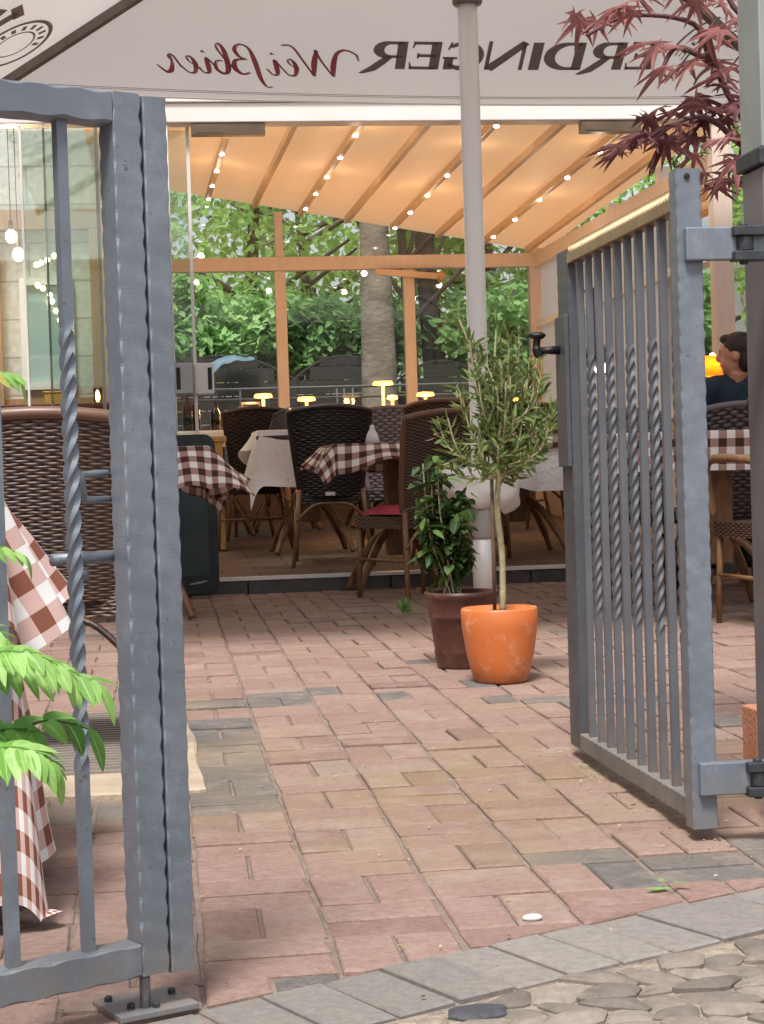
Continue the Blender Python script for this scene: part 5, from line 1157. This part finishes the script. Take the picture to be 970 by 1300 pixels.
# ------------------------------------------------------------------ beyond the pavilion
def gtree(label, name, px, Y, r, h, cr, nl, lm, bk, cz, fork=False, lean=0, ls=.16):
    base = P(px, 560, Y); t_ = thing(name, label, 'tree', (base.x, Y, gz(Y)), 0, 'trees beyond the pavilion')
    s = MB(); s.tube(spline([(0, 0, -.1), (lean*.3, 0, h*.25), (lean*.6, .05, h*.55), (lean, 0, h)], 6), [r*(1-.55*i/18) for i in range(19)], 14); s.build('trunk', bk, t_, True)
    for k_ in range(7 if not fork else 9):
        a = R.uniform(0, 6.28); z0 = h*R.uniform(.3, .85); s = MB(); e = Vector((math.cos(a)*cr*.7, math.sin(a)*cr*.6, z0+R.uniform(.4, 1.6))); s.tube(spline([(lean*z0/h, 0, z0), (e.x*.45, e.y*.45, z0+.5), e], 5), [r*.35*(1-.8*i/10)+.008 for i in range(11)], 8); s.build('limb', bk, t_, True)
    mb = MB(); cl_ = []
    for _ in range(70):
        q = rv()*R.random()**.4; cl_.append(Vector((q.x*cr+lean, q.y*cr*.8, cz+q.z*cr*.85)))
    for _ in range(nl):
        c_ = R.choice(cl_); p = c_+rv()*R.random()**.5*cr*.26; leaf(mb, p, Vector((R.gauss(0, 1), R.gauss(0, 1), R.gauss(-.4, .7))), Vector((R.gauss(0, .6), R.gauss(0, .6), 1)), R.uniform(.6, 1.3)*ls, ls*R.uniform(.4, .6), .2)
    mb.build('crown', lm, t_)
gtree('thick pale barked tree behind the back glazing', 'plane_tree', 484, 19, .225, 7, 1.8, 1500, TREEL, BARK, 6.6)
gtree('dark forked tree just right of the thick pale trunk', 'forked_tree', 566, 20.5, .17, 6, 1.8, 1300, TREED, BARKD, 5.9, True, -.3)
gtree('thin dark tree beside the dark forked tree', 'slim_tree', 541, 20, .075, 6, 1.5, 700, TREED, BARKD, 5.9, True, -.35)
gtree('bushy green tree in the back corner nearest the restaurant wall', 'bushy_tree', 300, 22, .12, 5, 2.2, 2300, TREEL, BARKD, 3.3, True, .4)
gtree('leafy tree seen through the middle bay of the back glazing', 'leafy_tree', 420, 24, .1, 5, 2.2, 2200, TREEL, BARKD, 3.4, True, -.4)
gtree('bright green tree by the side windows behind the olive tree', 'bright_tree', 628, 22, .1, 5, 1.7, 2400, TREEL, BARKD, 3.1, True)
gtree('tall dark tree behind the leafy trees', 'tall_tree', 360, 33, .2, 8, 3.4, 1400, TREED, BARKD, 5.0, True, ls=.22)
gtree('green tree outside the side windows behind the open gate', 'side_tree', 905, 21, .1, 4.5, 1.5, 1500, TREEL, BARKD, 3.4, True)
gtree('far green tree above the corner of the fence', 'far_tree', 610, 32, .2, 8, 3.2, 1500, TREEL, BARKD, 4.6, True, ls=.22)
def bush(label, px, py, Y, rx, rz, nl, lm, ls=.13):
    c = P(px, py, Y); t_ = thing('shrub', label, 'shrub', (c.x, Y, gz(Y)), 0, 'shrubs along the fence'); mb = MB(); cz = c.z-gz(Y)
    cl_ = [Vector((rv().x*rx, rv().y*.5, max(.4, cz+rv().z*rz))) for _ in range(40)]
    for _ in range(nl):
        p = R.choice(cl_)+rv()*R.random()**.5*.28; leaf(mb, p, Vector((R.gauss(0, 1), R.gauss(-.4, 1), R.gauss(-.2, .6))), Vector((R.gauss(0, .5), R.gauss(-.3, .5), 1)), R.uniform(.7, 1.3)*ls, ls*.55, .25)
    mb.build('foliage', lm, t_); s = MB()
    for k_ in range(5): s.tube([(R.uniform(-.3, .3), 0, -.05), (R.uniform(-.7, .7)*rx, R.uniform(-.2, .2), cz)], [.02, .008], 6)
    s.build('stems', BARKD, t_)
bush('pale green shrub over the first fence arch', 285, 425, 20.6, 1.1, .35, 3200, HEDGE)
bush('blue-green shrub over the second fence arch', 430, 435, 20.8, .8, .35, 2600, TREED)
bush('low green shrub between the mullions', 340, 430, 21.2, .9, .4, 2600, HEDGE)
bush('green shrub by the corner post', 628, 440, 20.5, .6, .5, 2600, HEDGE)
bush('dim shrub beside the restaurant wall', 215, 420, 20.2, .6, .5, 2000, HEDGE)
fo = MB()
FYY = 19.6
for i, (pxa, pxb, pt) in enumerate(((190, 372, 452), (372, 500, 452), (500, 620, 458), (620, 676, 458), (60, 190, 455))):
    a = P(pxa, 500, FYY).x; c = P(pxb, 500, FYY).x; zt_ = P((pxa+pxb)/2, pt, FYY).z
    t_ = thing('wooden_fence', ('dark wooden fence panel with an arched top before the pale shrub', 'dark arched fence panel between mullion and pale trunk', 'dark fence panel behind the forked tree', 'dark fence panel beside the corner post', 'dark fence panel by the restaurant wall')[i], 'fence', (a, FYY, gz(FYY)), 0, 'arched panels of the wooden fence'); W_ = c-a
    nb = 9
    s = MB(); H_ = zt_-gz(FYY)
    for k_ in range(12):
        z0, z1 = .03+k_*.15, .03+k_*.15+.142
        def edge(z):                       # where the arched top cuts this board
            f = (H_-z)/.26; return 0 if f >= 1 else None if f <= 0 else W_/2*(1-math.sqrt(f))
        e = edge(z1 if z1 < H_ else (z0+H_)/2); 
        if z0 >= H_ or e is None: continue
        s.box((max(.05, e), -.012, z0), (min(W_-.05, W_-e), .012, min(z1, H_)))
    arcp = [(W_*q/16, 0, H_-.26*(2*q/16-1)**2) for q in range(17)]; s.tube(arcp, .016, 6); s.build('boards', FENCE, t_)
    s = MB(); s.box((-.045, -.045, -.05), (.045, .045, H_-.24)); s.build('fence_post', FENCE, t_)
tp = MB(); a = P(268, 457, 19.5); tp.grid(lambda u, v: (a.x+.46*u, 19.5-.12*v, a.z-.03+.09*math.sin(math.pi*min(1, u*1.3)*.75)*(1-.3*u)-.12*v*(1-u*.8)+.02*noise.noise(Vector((u*6, v*4, 1)))), 16, 6); o = tp.build('tarpaulin', TARP, smooth=True); tag(o, 'pale blue tarpaulin draped over the arched fence', 'tarpaulin')
rl = thing('metal_railing', 'thin grey metal railing behind the back glazing', 'railing', (.0, 15.6, gz(15.6)))
zt_ = P(430, 491, 15.6).z-gz(15.6)
s = MB(); s.tube([(-.6, 0, zt_), (3.8, 0, zt_)], .012, 8); s.build('handrail', SILV, rl, True)
s = MB(); s.tube([(-.6, 0, .15), (3.8, 0, .15)], .012, 8); s.tube([(-.6, 0, zt_-.09), (3.8, 0, zt_-.09)], .01, 8); s.build('rail', SILV, rl, True)
for px in (250, 305, 363, 428, 437, 448, 520, 580, 640):
    x = P(px, 500, 15.6).x; s = MB(); s.tube([(x, 0, 0), (x, 0, zt_)], .009, 8); s.build('post', SILV, rl, True)
wh = thing('white_house', 'white rendered house beyond the side windows', 'building', (7.6, 10, 0))
s = MB(); s.box((0, -1, -.2), (.3, 40, 4.2)); s.build('wall', WALLW, wh); s = MB(); s.box((-.4, -1.3, 4.201), (3, 40.3, 4.35)); s.build('roof', BROWNM, wh)
for k_ in range(4): s = MB(); s.box((-.03, 1+2.4*k_, 1.1), (-.002, 2.0+2.4*k_, 2.5)); s.build('window', GLASST, wh)

# house across the street, seen mirrored in the glass doors
sh2 = thing('street_house', 'cream town house with a red shop awning across the street, mirrored in the glass doors', 'building', (0, -32, 0))
s = MB(); s.box((-14, -6, -.3), (14, 0, 6.6)); s.build('wall', CREAM, sh2)
s = MB(); s.box((-14.3, -6.3, 6.601), (14.3, .3, 6.85)); s.build('eaves', BROWNM, sh2)
s = MB(); s.add([(-9, .01, 3.3), (9, .01, 3.3), (9, 1.3, 2.7), (-9, 1.3, 2.7), (-9, .01, 3.25), (9, .01, 3.25), (9, 1.3, 2.4), (-9, 1.3, 2.4)], [(0,3,2,1),(4,5,6,7),(3,7,6,2),(0,4,7,3),(1,2,6,5),(0,1,5,4)]); s.build('shop_awning', REDAW, sh2)
for k_ in range(9):
    x = -10.5+2.6*k_
    for z in (4.2,):
        s = MB(); s.box((x-.55, .002, z-.08), (x+.55, .06, z-.001)); s.box((x-.55, .002, z), (x-.46, .05, z+1.6)); s.box((x+.46, .002, z), (x+.55, .05, z+1.6)); s.box((x-.459, .002, z+1.52), (x+.459, .05, z+1.6)); f_ = s.build('window', WHITEM, sh2)
        s = MB(); s.box((x-.459, .003, z), (x+.459, .02, z+1.519)); s.build('window_pane', mat('dark pane', hexl('38424a'), hexl('4a555c'), 3, .08), f_)
for k_ in range(4):
    s = MB(); s.box((-9+4.6*k_, .003, .5), (-5.4+4.6*k_, .04, 2.35)); s.build('shop_window', mat('shop pane', hexl('555a58'), hexl('7d8280'), 1.5, .08), sh2)

# added walls out of view, cutting side light on both sides of the yard
for nm, x0, x1, y0, y1, lab in (('blocker_wall', -2.25, -2.0, 1.9, 9.4, 'added unseen wall cutting light on the table side of the yard'), ('blocker_wall', 4.3, 4.55, 3.4, 9.6, 'added unseen wall cutting light on the gate post side of the yard')):
    t_ = thing(nm, lab, 'wall', (x0, y0, 0), 0, 'added light-cutting walls'); t_['kind'] = 'thing'; s = MB(); s.box((0, 0, -.1), (x1-x0, y1-y0, 2.3)); s.build('masonry', WALLB, t_); s = MB(); s.box((-.04, -.03, 2.301), (x1-x0+.04, y1-y0+.03, 2.36)); s.build('coping', STONE, t_)
